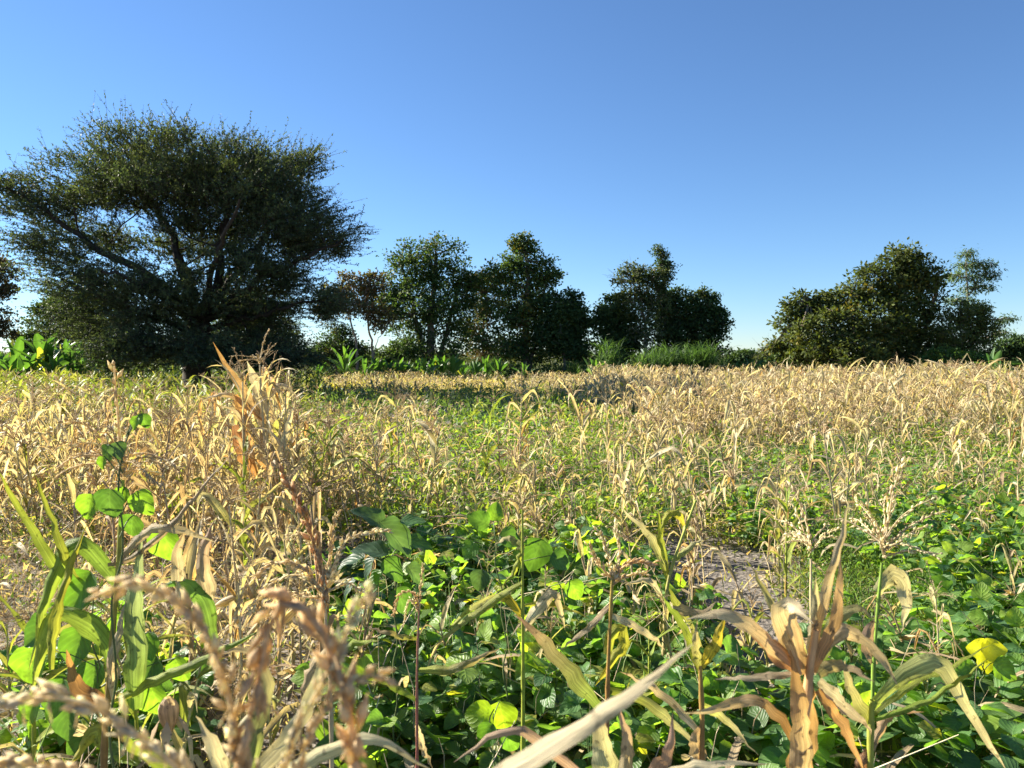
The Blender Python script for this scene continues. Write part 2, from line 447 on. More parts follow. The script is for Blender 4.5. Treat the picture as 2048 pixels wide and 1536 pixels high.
def build_tree(name, label, category, seed, dist, base, trunks, lobes, leaf=0.15, aspect=.55, clumps=60, per=60, spread=.42,
               cols=((.05, .085, .025), (.09, .12, .03)), bark=(.16, .13, .10), group=None, trunk_w=.16, depth=.85, droop=0.0, up=.5, clump_thin=1.0, dead=None, side_lobes=4):
    rng = np.random.RandomState(seed)
    k = dist / FPX
    b0 = at(base[0], base[1], dist); b0[2] = float(gz(b0[0], dist))
    root = thing(name, tuple(b0), label, category, group)
    tm, bm, lm = MB(), MB(), MB()
    nodes = []
    bark = np.array(bark)
    for path, w in trunks:
        pts = [at(q[0], q[1], dist + (q[2] if len(q) > 2 else 0)) for q in path]
        if path[0][1] > 725:                                   # rooted trunks start at the soil
            pts[0] = np.array([pts[0][0], dist + (path[0][2] if len(path[0]) > 2 else 0), float(gz(pts[0][0], dist)) - 0.03])
        sp = spline(pts, 16) + np.concatenate([np.zeros((1, 3)), rng.normal(0, .03, (15, 3))])
        tt = np.linspace(0, 1, 16)
        tube(tm, sp - b0, w * (1.25 - .85 * tt) + w * .5 * np.exp(-tt * 18), 8, bark * rng.uniform(.85, 1.1, (16, 1)))
        nodes.append(sp[4:])
    nodes = np.concatenate(nodes)
    extra = []
    for l in lobes:                                            # small side lobes break the outline
        for _ in range(side_lobes):
            a = rng.uniform(-.3, 3.44)
            extra.append((l[0] + math.cos(a) * l[2] * .95, l[1] - math.sin(a) * l[3] * .95, l[2] * rng.uniform(.14, .28), l[3] * rng.uniform(.16, .3)) + tuple(l[4:]))
    lobes = list(lobes) + extra
    vols = np.array([l[2] * l[3] for l in lobes], float); vols = vols / vols.sum()
    for (lb, fr) in zip(lobes, vols):
        cx, cy, rx, ry = lb[:4]; dz = lb[4] if len(lb) > 4 else rng.normal(0, .12) * rx * k
        c = at(cx, cy, dist + dz); r = np.array([rx * k, min(rx * k * depth, 4.5), ry * k])
        near = nodes[np.argmin(np.linalg.norm(nodes - (c + [0, 0, -r[2] * .7]), axis=1))]
        midp = (near + c) / 2 + np.array([0, 0, -.15 * r[2]])
        lim = spline([near, midp, c + [0, 0, r[2] * .35]], 8)
        tube(bm, lim - b0, np.linspace(trunk_w * .45, .03, 8), 5, bark)
        n = max(6, int(clumps * fr * 3.6))
        cl = ell_points(rng, n, c, r)
        grow(bm, b0, lim, cl, near, .03, .010, bark, rng)
        m = int(per * .5)
        dens = rng.uniform(.5, 1.3, n)
        cc = np.repeat(np.arange(n), m); keep = rng.uniform(0, 1, n * m) < dens[cc] / 1.3; cc = cc[keep]
        off = np.clip(rng.normal(0, .8, (len(cc), 3)), -1.7, 1.7) * np.array([1, 1, .62]) * spread * .62 * rng.uniform(.6, 1.5, n)[cc][:, None]
        P = cl[cc] + off
        D = nrm(off) * .9 + rng.normal(0, .5, off.shape) + np.array([0, 0, -droop])
        Nn = rng.normal(0, .55, off.shape) + np.array([0, 0, up]) + nrm(P - c) * .35
        hue = np.clip(rng.normal(.4, .3, n)[cc] + rng.normal(0, .2, len(cc)), 0, 1)[:, None]
        C = (np.array(cols[0]) * (1 - hue) + np.array(cols[1]) * hue) * rng.uniform(.75, 1.25, (len(cc), 1))
        if len(cols) > 2:
            od = rng.uniform(0, 1, n)[cc] < cols[3] if len(cols) > 3 else rng.uniform(0, 1, len(cc)) < .1
            C[od] = np.array(cols[2]) * rng.uniform(.7, 1.2, (od.sum(), 1))
        sz = leaf * 1.25 * rng.uniform(.6, 1.35, len(cc))
        rhombs(lm, P - b0, D, Nn, sz, sz * aspect * 1.2, C)
    if dead:                                                   # leafless twigs reaching out of the crown
        for (p, q, n) in dead:
            a, e = at(p[0], p[1], dist), at(q[0], q[1], dist)
            A = np.repeat(a[None], n, 0) + rng.normal(0, .1, (n, 3))
            E = e + rng.normal(0, .5, (n, 3)) * np.array([1, 1, .8])
            M = (A + E) / 2 + rng.normal(0, .12, (n, 3))
            thin_sticks(bm, A - b0, M - b0, np.full(n, .018), np.full(n, .012), bark * 1.2)
            thin_sticks(bm, M - b0, E - b0, np.full(n, .012), np.full(n, .005), bark * 1.2)
            for _ in range(3):
                thin_sticks(bm, M - b0, M + (E - M) * .7 + rng.normal(0, .28, (n, 3)) - b0, np.full(n, .009), np.full(n, .004), bark * 1.2)
    tm.build('trunk', M_BARK, root)
    tag(bm.build('branches', M_BARK, root), kind='stuff')
    tag(lm.build('crown', M_TREE, root), kind='stuff')
    return root

def build_acacia():
    rng = np.random.RandomState(11)
    D = 29.0; k = D / FPX; q0 = D / 35.0
    b0 = at(395, 735, D); b0[2] = float(gz(b0[0], D))
    root = thing('acacia_tree', tuple(b0), 'huge spreading acacia with feathery layered crown standing alone at the field edge', 'tree')
    tm, bm, lm = MB(), MB(), MB()
    bark = np.array([.050, .041, .034])
    base = np.array([b0[0], D, b0[2] - .05])
    fork = at(398, 640, D)
    tp = spline([base, at(392, 700, D), fork], 12)
    tube(tm, tp - b0, np.linspace(.52, .40, 12) + .25 * np.exp(-np.linspace(0, 1, 12) * 9), 12, bark * rng.uniform(.85, 1.15, (12, 1)))
    limbs = [  # pixel polylines with a depth offset in metres
        ([(398, 645, 0), (300, 555, -.6), (190, 495, -1), (90, 420, -1.2), (20, 380, -1.5)], .24),
        ([(398, 640, 0), (362, 540, .5), (348, 480, .8), (300, 400, 1.2), (190, 300, 1.5)], .22),
        ([(400, 640, 0), (437, 545, -.3), (440, 480, -.5), (455, 380, -.8), (400, 270, -1.2)], .24),
        ([(400, 640, 0), (480, 540, 1), (560, 430, 1.5), (600, 350, 2), (630, 300, 2.2)], .2),
        ([(400, 650, 0), (500, 570, -.6), (600, 520, -1.2), (690, 480, -1.6)], .2),
        ([(398, 655, 0), (330, 600, -2), (260, 560, -4), (200, 540, -5.2)], .17),
        ([(398, 650, 0), (420, 560, -2.5), (450, 470, -4.5), (480, 400, -5.5)], .18),
        ([(398, 650, 0), (380, 560, 2.5), (340, 470, 5), (300, 400, 6)], .18),
        ([(398, 650, 0), (450, 560, 2.8), (530, 480, 5), (560, 420, 6)], .18),
        ([(398, 665, 0), (320, 640, -1.2), (220, 600, -2.2), (120, 560, -2.6)], .15),
        ([(400, 665, 0), (480, 640, -.8), (570, 615, -1.4), (640, 600, -1.8)], .15),
        ([(398, 660, 0), (360, 690, -1.6), (300, 700, -3), (240, 705, -3.4)], .12),
        ([(398, 660, 0), (450, 680, 1.2), (520, 690, 2), (600, 690, 2.4)], .12),
    ]
    nodes = []
    for pts, w in limbs:
        sp = spline([at(p[0], p[1], D + p[2] * q0) for p in pts], 18)
        sp[2:] += rng.normal(0, .05, sp[2:].shape)
        tube(tm, sp - b0, np.linspace(w, .05, 18) * q0, 7, bark)
        nodes.append(sp[5:])
    nodes = np.concatenate(nodes)
    lobes = [  # cx, cy, rx, ry, depth offset, depth radius, clusters
        (390, 350, 205, 68, 0, 5.5, 120), (250, 372, 165, 66, .5, 4.5, 80), (545, 372, 105, 66, 0, 4, 44),
        (110, 415, 120, 58, -.5, 3, 36), (600, 470, 110, 72, 0, 4, 62), (470, 470, 150, 60, 1.5, 5, 62),
        (420, 410, 210, 45, 0, 6.5, 60), (240, 480, 130, 40, 2.5, 3, 24), (400, 500, 110, 40, 4, 2, 22), (480, 540, 90, 40, -2.5, 1.8, 18), (120, 505, 85, 45, -1.5, 2, 20),
        (190, 560, 125, 52, -2, 3, 34), (330, 590, 125, 55, -2.5, 2.2, 44), (480, 620, 140, 62, 1, 3.5, 58),
        (300, 660, 95, 68, -1.5, 2.6, 40), (520, 690, 95, 50, 1.5, 2.6, 34), (560, 560, 110, 30, .5, 3, 22),
        (250, 715, 55, 26, -1.5, 1.6, 13), (440, 700, 60, 40, 2, 2, 18), (640, 610, 60, 28, -1, 2, 12), (600, 330, 45, 26, .5, 2, 8), (300, 700, 75, 36, -3.2, 2, 26), (420, 705, 70, 32, -3.4, 1.6, 22), (540, 715, 80, 28, -2, 2, 24), (180, 640, 70, 50, -1, 2, 20), (30, 380, 40, 26, -1, 1.5, 6),
    ]
    centre = at(395, 560, D); allcl = []
    for cx, cy, rx, ry, dz, rd, n in lobes:
        n = int(n * 1.25)
        c = at(cx, cy, D + dz * q0); r = np.array([rx * k, rd * q0, ry * k])
        cl = ell_points(rng, n, c, r * .93, .5)
        cl[:, 2] = np.maximum(cl[:, 2], .6)
        allcl.append(cl)
        m = 20
        cc = np.repeat(np.arange(n), m)
        out = nrm((cl - centre) * np.array([1, 1, .62]) + np.array([0, 0, .5]))
        low = (cl[:, 2] < 4.2)[:, None]
        out = np.where(low, nrm((cl - centre) * np.array([1, 1, .1]) + np.array([0, 0, .3])), out)
        tdir = nrm(out[cc] * .95 + rng.normal(0, 1, (len(cc), 3)) * np.array([.6, .6, .26]))
        tl = (rng.uniform(.3, .85, len(cc)) + (rng.uniform(0, 1, len(cc)) < .14) * rng.uniform(.2, .8, len(cc)))[:, None]
        A = cl[cc] + rng.normal(0, .30, (len(cc), 3)) * np.array([1, 1, .55])
        B = A + tdir * tl
        thin_sticks(bm, A - b0, B - b0, np.full(len(cc), .008), np.full(len(cc), .003), bark * 1.3)
        q = 17
        ii = np.repeat(np.arange(len(cc)), q); t = rng.uniform(.05, 1.0, len(ii))[:, None]
        P = A[ii] * (1 - t) + B[ii] * t + rng.normal(0, .02, (len(ii), 3))
        Dd = tdir[ii] * .5 + rng.normal(0, .6, (len(ii), 3))
        Nn = np.array([0, 0, 1.0]) + rng.normal(0, .55, (len(ii), 3))
        hue = np.clip(rng.normal(.4, .25, n)[cc][ii] + rng.normal(0, .15, len(ii)), 0, 1)[:, None]
        C = (np.array([.048, .078, .042]) * (1 - hue) + np.array([.105, .138, .068]) * hue) * rng.uniform(.75, 1.25, (len(ii), 1))
        sz = rng.uniform(.055, .12, len(ii)) * (1.15 - .35 * t[:, 0])
        tris(lm, P - b0, Dd, Nn, sz, sz * .55, C)
    grow(bm, b0, nodes, np.concatenate(allcl), fork, .045, .011, bark, rng)
    tm.build('trunk', M_BARK, root)
    tag(bm.build('branches', M_BARK, root), kind='stuff')
    tag(lm.build('crown', M_TREE, root), kind='stuff')
build_acacia()

DK = ((.034, .068, .025), (.072, .118, .040)); MD = ((.042, .085, .026), (.095, .145, .042)); OL = ((.060, .088, .026), (.13, .155, .042))
T = build_tree
T('broadleaf_tree', 'tall rounded green tree with airy crown behind the banana-like plants', 'tree', 21, 52, (860, 735),
  [([(860, 735), (862, 650), (868, 560), (872, 510)], .26), ([(855, 735), (835, 650), (810, 560), (800, 520)], .16), ([(864, 735), (900, 640), (915, 560)], .15)],
  [(860, 515, 70, 38), (815, 560, 55, 42), (905, 555, 50, 40), (865, 600, 85, 40), (830, 650, 65, 35), (910, 640, 62, 42), (870, 700, 85, 30), (940, 590, 30, 40), (785, 610, 32, 30)],
  clumps=300, per=60, spread=.42, cols=MD + ((.13, .13, .04), .06), depth=.7)
T('broadleaf_tree', 'tall tapering green tree with pointed top and yellowish left side', 'tree', 22, 51, (1055, 735),
  [([(1050, 735), (1052, 650), (1055, 540), (1048, 490)], .24), ([(1055, 735), (1080, 640), (1095, 560)], .14)],
  [(1047, 492, 22, 20), (1045, 525, 42, 28), (1090, 548, 30, 26), (1010, 555, 40, 28), (1055, 575, 60, 40), (1030, 620, 65, 40), (1080, 640, 55, 45), (1020, 690, 60, 38), (1090, 700, 60, 30)],
  clumps=270, per=60, spread=.4, cols=MD + ((.15, .145, .03), .2), depth=.75)
T('broadleaf_tree', 'dark rounded tree at the foot of the tall tapering tree', 'tree', 23, 50, (1135, 735),
  [([(1130, 735), (1132, 680), (1135, 640)], .2)],
  [(1125, 615, 42, 32), (1155, 645, 36, 36), (1110, 665, 45, 40), (1150, 695, 42, 32)], clumps=150, per=75, spread=.36, cols=DK, depth=.9)
T('broadleaf_tree', 'thin brownish tree filling the gap between the two tall green trees', 'tree', 24, 57, (968, 735),
  [([(968, 735), (966, 660), (972, 590)], .13)],
  [(965, 565, 30, 26), (975, 610, 34, 30), (955, 660, 34, 30), (975, 700, 45, 28)], clumps=90, per=55, spread=.4, cols=((.06, .06, .03), (.10, .095, .04), (.13, .085, .04), .2))
T('broadleaf_tree', 'small reddish brown tree with slender bare trunks beside the acacia', 'tree', 25, 46, (712, 738),
  [([(742, 738), (744, 690), (735, 640), (728, 590)], .075), ([(716, 738), (712, 690), (700, 640), (680, 580)], .07), ([(742, 738), (752, 690), (765, 668)], .04)],
  [(705, 572, 36, 22), (740, 570, 28, 22), (690, 608, 42, 26), (738, 615, 34, 28), (665, 590, 26, 20), (760, 640, 26, 22), (655, 625, 22, 18)],
  clumps=120, per=42, spread=.34, leaf=.13, cols=((.070, .072, .032), (.12, .11, .045), (.16, .095, .045), .25), bark=(.20, .17, .14))
T('bush', 'dense dark bush below the small reddish brown tree', 'bush', 26, 47, (672, 738),
  [([(672, 738), (672, 710), (672, 690)], .06)], [(672, 690, 40, 34), (640, 712, 34, 22), (705, 712, 34, 24)], clumps=90, per=65, spread=.32, leaf=.12, cols=DK + ((.12, .11, .03), .1))
T('bush', 'low rounded green bush between slender trunks and tall rounded tree', 'bush', 27, 50, (775, 738),
  [([(775, 738), (775, 720), (775, 712)], .05)], [(775, 716, 40, 18), (810, 705, 30, 25)], clumps=60, per=60, spread=.3, leaf=.12, cols=MD)
T('broadleaf_tree', 'dark lobed tree left of the pale trunked tree behind tall cane', 'tree', 28, 50, (1235, 735),
  [([(1240, 735), (1240, 690), (1236, 640)], .18)],
  [(1232, 620, 34, 26), (1215, 655, 24, 28), (1250, 665, 40, 35), (1235, 700, 42, 28)], clumps=120, per=75, spread=.34, cols=DK)
T('broadleaf_tree', 'sparse pale trunked tree with bare twigs poking out of its crown', 'tree', 29, 49, (1290, 735),
  [([(1296, 735), (1290, 660), (1282, 600), (1276, 560)], .11), ([(1290, 660), (1302, 610), (1305, 560)], .05)],
  [(1280, 545, 34, 18), (1302, 548, 26, 20), (1262, 565, 28, 15), (1292, 580, 30, 22), (1308, 615, 34, 32), (1278, 615, 32, 28), (1300, 665, 40, 36), (1265, 590, 22, 18)],
  clumps=110, per=44, spread=.34, leaf=.13, cols=((.05, .075, .028), (.10, .125, .042)), bark=(.24, .21, .17),
  dead=[((1270, 560), (1236, 532), 6), ((1268, 570), (1230, 566), 6)])
T('broadleaf_tree', 'narrow leafy column of a tree sticking up above its neighbours', 'tree', 30, 49.5, (1330, 735),
  [([(1330, 735), (1330, 650), (1330, 570), (1318, 500)], .13)],
  [(1313, 498, 7, 9), (1320, 510, 11, 9), (1330, 524, 15, 11), (1336, 538, 14, 11), (1330, 556, 12, 12), (1324, 576, 13, 13), (1327, 598, 15, 16), (1330, 628, 20, 20), (1336, 660, 24, 26)], clumps=95, per=46, spread=.26, leaf=.11, cols=DK + ((.10, .10, .035), .1), depth=.95, side_lobes=1)
T('broadleaf_tree', 'broad dark evergreen tree right of the leafy column behind cane', 'tree', 31, 50, (1395, 735),
  [([(1390, 735), (1390, 680), (1392, 630)], .22), ([(1375, 735), (1362, 680), (1352, 620)], .12)],
  [(1360, 612, 34, 32), (1402, 615, 30, 34), (1345, 660, 40, 36), (1395, 660, 42, 34), (1432, 655, 28, 34), (1400, 705, 52, 26), (1345, 705, 40, 26)], clumps=220, per=72, spread=.36, cols=DK + ((.085, .10, .035), .15))
T('broadleaf_tree', 'large bushy tree with tufted leaf whorls and yellow patch, crown down to the crop', 'tree', 32, 42, (1790, 742),
  [([(1790, 742), (1792, 650), (1800, 560), (1800, 520)], .3), ([(1785, 742), (1720, 660), (1680, 610), (1620, 600)], .18), ([(1795, 742), (1850, 660), (1870, 590)], .18)],
  [(1803, 520, 34, 26), (1845, 545, 42, 28), (1775, 555, 52, 30), (1720, 590, 52, 30), (1830, 595, 65, 45), (1660, 615, 42, 28), (1605, 620, 34, 30), (1590, 655, 34, 26), (1660, 665, 62, 42, -1.5), (1750, 650, 75, 55, -1), (1830, 670, 65, 55),
   (1700, 712, 75, 36, -2), (1780, 716, 60, 34, -1), (1575, 700, 30, 30), (1630, 712, 50, 30, -1)],
  clumps=480, per=62, spread=.36, leaf=.17, aspect=.42, cols=((.055, .082, .022), (.105, .125, .034), (.20, .17, .03), .035), depth=.7, up=.75)
T('feathery_tree', 'slender tree with tiers of drooping feathery fronds above the olive bush', 'tree', 33, 43, (1938, 742),
  [([(1938, 742), (1940, 680), (1936, 600), (1932, 520)], .075), ([(1938, 590), (1955, 565), (1975, 545)], .03)],
  [(1935, 508, 20, 9), (1932, 530, 24, 10), (1962, 528, 26, 9), (1975, 548, 22, 10), (1910, 552, 22, 9), (1945, 555, 20, 9), (1968, 572, 20, 8), (1940, 580, 18, 8), (1915, 600, 24, 9), (1952, 612, 24, 9), (2012, 640, 22, 7), (2000, 665, 18, 9)],
  clumps=80, per=52, spread=.34, leaf=.13, aspect=.28, cols=((.06, .11, .045), (.11, .16, .06)), droop=.8, bark=(.24, .21, .17), side_lobes=0)
T('bush', 'tall olive green bush beneath the slender feathery tree', 'bush', 34, 41, (1930, 745),
  [([(1925, 745), (1922, 700), (1920, 650)], .1), ([(1932, 745), (1945, 690), (1955, 640)], .08)],
  [(1925, 630, 42, 24), (1960, 655, 36, 34), (1900, 670, 44, 36), (1945, 705, 50, 32), (1890, 715, 40, 28)], clumps=190, per=62, spread=.3, leaf=.10, cols=OL)
T('bush', 'bright green leafy bush low beside the large tufted tree', 'bush', 35, 39, (1900, 748),
  [([(1900, 748), (1900, 735), (1900, 725)], .05)], [(1895, 722, 42, 22), (1860, 735, 30, 16), (1940, 728, 34, 18)], clumps=80, per=60, spread=.27, leaf=.10, cols=((.06, .12, .03), (.10, .17, .035)))
T('bush', 'dark bush at the right end of the tree line', 'bush', 36, 45, (2035, 742),
  [([(2035, 742), (2035, 715), (2035, 700)], .08)], [(2035, 700, 34, 26), (2075, 705, 40, 34), (2020, 722, 34, 18), (2130, 700, 40, 40)], clumps=110, per=62, spread=.32, cols=DK)
T('bush', 'green bush hugging the left foot of the large tufted tree', 'bush', 37, 44, (1590, 742),
  [([(1590, 742), (1590, 725), (1590, 715)], .05)], [(1590, 718, 36, 20), (1560, 728, 24, 13), (1625, 722, 30, 20)], clumps=60, per=60, spread=.28, leaf=.12, cols=((.045, .085, .03), (.07, .12, .035)))
T('broadleaf_tree', 'loose brownish tree beyond the left banana-like plants', 'tree', 38, 46, (-15, 735),
  [([(-15, 735), (-12, 650), (-5, 580)], .14)],
  [(5, 545, 34, 24), (-30, 570, 40, 40), (12, 585, 20, 14), (-10, 635, 36, 20), (5, 665, 24, 14), (-70, 620, 50, 50)], clumps=130, per=48, spread=.36, leaf=.13, cols=((.06, .06, .03), (.10, .09, .045), (.14, .08, .04), .15))
T('broadleaf_tree', 'dark tree showing behind the left side of the acacia', 'tree', 39, 50, (165, 735),
  [([(165, 735), (165, 680), (160, 620)], .2)],
  [(150, 610, 60, 30), (110, 645, 60, 35), (200, 650, 60, 45), (160, 695, 80, 35), (70, 690, 50, 24)], clumps=200, per=66, spread=.4, cols=DK)
T('broadleaf_tree', 'dark tree standing behind the trunk of the acacia', 'tree', 40, 54, (500, 735),
  [([(500, 735), (500, 680), (498, 620)], .22)],
  [(500, 620, 80, 40), (450, 670, 80, 40), (540, 680, 55, 45), (500, 705, 80, 32)], clumps=190, per=66, spread=.42, cols=DK)
T('far_tree', 'small far flat topped tree in the gap right of the cane', 'tree', 41, 95, (1490, 733),
  [([(1490, 733), (1490, 722), (1490, 716)], .16)], [(1490, 714, 26, 9), (1470, 722, 16, 8), (1510, 724, 16, 8)], clumps=60, per=55, spread=.6, leaf=.25, cols=DK)
T('far_tree', 'far twiggy tree next to the bush at the tufted tree foot', 'tree', 42, 70, (1540, 736),
  [([(1540, 736), (1540, 715), (1538, 705)], .1)], [(1540, 708, 20, 10), (1552, 700, 16, 9), (1525, 716, 16, 8)], clumps=50, per=26, spread=.4, leaf=.16, cols=((.05, .065, .035), (.08, .09, .045)), dead=[((1540, 712), (1530, 694), 14)])

def noise2(x, y, s, seed):
    r = np.random.RandomState(seed); v = 0
    for k in range(6):
        a = r.uniform(0, 6.28); f = r.uniform(.5, 1.5) * s
        v = v + np.sin((x * math.cos(a) + y * math.sin(a)) * f + r.uniform(0, 6.28))
    return v / 6

# distant hedgerow that closes the horizon between the trees: a far-off mass
def build_hedgerow():
    rng = np.random.RandomState(50)
    n = 800
    th = rng.uniform(-.75, .75, n); r = rng.uniform(110, 190, n)
    cx, cy = np.sin(th) * r, np.cos(th) * r
    hh = 1.7 + 1.3 * np.abs(np.sin(th * 23)) * rng.uniform(.3, 1, n)
    m = 60; cc = np.repeat(np.arange(n), m)
    P = np.stack([cx[cc], cy[cc], np.zeros(n * m)], 1) + rng.normal(0, 1, (n * m, 3)) * np.array([2.2, 2.2, 0])
    P[:, 2] = hh[cc] * rng.uniform(0, 1, n * m) ** .6
    C = mix((.045, .065, .03), (.08, .095, .04), rng.uniform(0, 1, (n * m, 1))[:, 0:1])
    rm = MB(); tris(rm, P, rng.normal(0, 1, P.shape), rng.normal(0, .6, P.shape) + [0, 0, .6], rng.uniform(.3, .6, n * m), rng.uniform(.2, .4, n * m), C)
    tag(rm.build('far_hedgerow', M_TREE), 'low dark green hedgerow far beyond the field', 'hedgerow', None, 'stuff')
build_hedgerow()
def build_undergrowth():
    rng = np.random.RandomState(52); n = 46000
    x = rng.uniform(-42, 46, n); y = rng.uniform(46.5, 56, n)
    px, _ = to_px(x, y)
    y = np.where(px < 620, rng.uniform(38, 52, n), y)
    hh = np.clip(1.05 + .55 * noise2(x, y, .7, 61) + .35 * noise2(x, y, 2.2, 62), .35, 2.0)
    z = gz(x, y) + hh * rng.uniform(0, 1, n) ** .8
    P = np.stack([x, y, z], 1)
    C = mix((.04, .075, .025), (.10, .15, .04), rng.uniform(0, 1, (n, 1)) ** 1.4)
    mb = MB(); sz = rng.uniform(.14, .34, n)
    tris(mb, P, rng.normal(0, 1, P.shape) + [0, 0, .6], rng.normal(0, .6, P.shape) + [0, 0, .7], sz, sz * rng.uniform(.25, .6, n), C)
    tag(mb.build('undergrowth', M_TREE), 'tangled dark green undergrowth below the trees along the field edge', 'undergrowth', None, 'stuff')
build_undergrowth()

# ================================================================ ENSET PLANTS (banana-like) AND CANE
def paddle(mb, rng, base, az, el, length, width, colr, arch, S=9):
    s = np.linspace(0, 1, S + 1)
    e = el - arch * s ** 1.8
    a = az + rng.normal(0, .15) * s
    d = np.stack([np.cos(e) * np.cos(a), np.cos(e) * np.sin(a), np.sin(e)], -1)
    P = base + np.concatenate([np.zeros((1, 3)), np.cumsum(d[:-1] * (length / S), 0)])
    P[:, 2] = np.maximum(P[:, 2], .05)
    w = width * .5 * np.where(s < .16, .09 + .2 * s, np.clip(np.sin(np.pi * np.clip((s - .12) / .9, 0, 1)) ** .55, .05, 1))
    side = np.stack([-np.sin(a), np.cos(a), np.zeros_like(a)], -1)
    tw = rng.normal(0, .5)
    nn = np.cross(d, side); side = side * np.cos(tw) + nn * np.sin(tw)
    strip(mb, P[None], side[None], w[None], np.broadcast_to(colr, (1, S + 1, 3)), np.full((1, S + 1), rng.uniform(.25, .6)), 5, wav=.12, rng=rng)

def enset(label, seed, px, dist, height, nleaf, fresh=1.0, group=None, width=.40):
    rng = np.random.RandomState(seed)
    p = at(px, 735, dist); x = p[0]; z0 = float(gz(x, dist))
    root = thing('enset_plant', (x, dist, z0), label, 'plant', group)
    sb = MB(); hs = height * .34
    pth = spline([(0, 0, -.03), (.02, .01, hs * .5), (.0, .0, hs)], 6)
    tube(sb, pth, np.linspace(.15, .09, 6) * height / 2, 8, (.16, .17, .06))
    sb.build('pseudostem', M_STALK, root)
    for i in range(nleaf):
        mb = MB(); f = i / max(1, nleaf - 1)
        el = np.clip(1.45 - .85 * f + rng.normal(0, .12), .2, 1.54)
        L = height * rng.uniform(.62, .8)
        c = mix((.042, .105, .026), (.085, .17, .034), rng.uniform(0, 1) * fresh)
        if rng.uniform() < .05: c = np.array([.26, .28, .05])
        paddle(mb, rng, np.array([0, 0, hs * .9]), i * 2.4 + rng.uniform(-.4, .4), el, L, width * height / 2 * rng.uniform(.8, 1.15), c, rng.uniform(.25, 1.0) * (.4 + f))
        mb.build('leaf', M_ENSET, root)
G1 = 'enset plants along the far edge of the field'
enset('largest broad leaved enset plant in the group left of the acacia', 60, 90, 33, 2.6, 13, .6)
enset('broad leaved enset plant at the outer left of the group', 61, 30, 34, 2.3, 11, .8)
enset('yellow-tinged enset plant in front of its larger neighbours', 62, 25, 31, 1.6, 8, .9)
for i, (px, d, h, n) in enumerate([(5, 33, 1.7, 9), (60, 32, 1.8, 10), (112, 32, 1.7, 9), (-30, 33, 2.0, 9), (160, 33, 1.6, 8), (120, 36, 2.3, 10)]):
    enset('smaller enset plant filling the band left of the acacia', 120 + i, px, d, h, n, .8, 'smaller enset plants left of the acacia')
enset('enset plant leaning between the largest one and the acacia', 63, 140, 34, 2.2, 10, .5)
enset('small enset plant at the skirt of the acacia crown', 64, 205, 33, 1.9, 8, .8)
enset('small enset plant just left of the acacia skirt, paler leaves', 65, 178, 36, 1.9, 7, .9)
enset('upright dense enset clump near the slender bare trunks', 66, 636, 40, 1.35, 14, .6, width=.26)
enset('tall bright enset plant in front of the dark bush', 67, 690, 43, 2.15, 11, 1.0)
for i, (px, d, h, n) in enumerate([(730, 44, 1.5, 7), (775, 45, 1.35, 7), (812, 46, 1.3, 6), (835, 45, 1.5, 8), (868, 45, 1.6, 8), (905, 44, 1.7, 9), (925, 45, 1.4, 7), (950, 45, 1.55, 8), (972, 46, 1.6, 8), (995, 45, 1.5, 7), (752, 45, 1.6, 8), (795, 45, 1.5, 8), (850, 44, 1.5, 8), (885, 45, 1.6, 8)]):
    enset('low enset plant in the row before the two tall green trees', 70 + i, px, d, h, n, 1.0, G1)
enset('small yellowish enset plant alone below the dark rounded tree', 85, 1048, 44, 1.3, 7, 1.0)
enset('bright enset plant below the gap beside tall cane', 86, 1185, 43, 1.6, 9, 1.0)
enset('small enset plant tucked against the cane clump', 87, 1250, 43, 1.3, 7, 1.0)
G2 = 'small enset plants right of the cane'
for i, (px, d, h, n) in enumerate([(1470, 45, 1.3, 6), (1500, 46, 1.5, 7), (1530, 45, 1.35, 6)]):
    enset('small enset plant in the gap right of the cane', 90 + i, px, d, h, n, .7, G2)
enset('enset plant with one pale leaf at the right end of the field', 94, 1985, 37, 1.9, 7, .8)

def cane(label, seed, px, dist, height, wid, nst, group=None):
    rng = np.random.RandomState(seed)
    x = at(px, 735, dist)[0]; z0 = float(gz(x, dist))
    root = thing('cane_clump', (x, dist, z0), label, 'cane', group)
    sb, lb = MB(), MB()
    bx, by = rng.normal(0, wid * .5, nst), rng.normal(0, .5, nst)
    hh = height * rng.uniform(.6, 1.0, nst)
    A = np.stack([bx, by, np.full(nst, -.03)], 1); B = A + np.stack([rng.normal(0, .15, nst), rng.normal(0, .15, nst), hh * .7], 1)
    thin_sticks(sb, A, B, np.full(nst, .018), np.full(nst, .01), np.array([.12, .16, .05]))
    m = 15; cc = np.repeat(np.arange(nst), m); t = rng.uniform(.15, 1, nst * m)[:, None]
    P = A[cc] * (1 - t) + B[cc] * t
    n = len(cc)
    c0 = mix((.035, .082, .026), (.075, .14, .042), rng.uniform(0, 1, (n, 1)))
    maize_leaves(lb, rng, P, rng.uniform(0, 6.28, n), rng.uniform(.8, 1.45, n), rng.uniform(.5, 1.0, n) * height * .5, rng.uniform(.03, .05, n), 0.0, S=5, cols=2, c0=c0, c1=c0 * 1.1)
    tag(sb.build('stems', M_STALK, root), kind='stuff'); tag(lb.build('blades', M_WEED, root), kind='stuff')
for i, (px, d, h, w) in enumerate([(1292, 43, 2.3, .7), (1330, 44, 2.7, .9), (1372, 44, 2.6, .9), (1408, 44, 2.8, .8)]):
    cane('tall clump of green cane in the dense stand before the evergreen tree', 100 + i, px, d, h, w, 46, 'cane clumps in the dense stand')
cane('loose cane clump standing apart at the left of the stand', 106, 1218, 45, 3.0, .6, 34)
cane('small grassy cane clump beside the dark rounded tree', 107, 1150, 46, 1.7, .5, 18)
cane('short cane clump among the low enset plants', 108, 800, 46, 1.8, .5, 16)
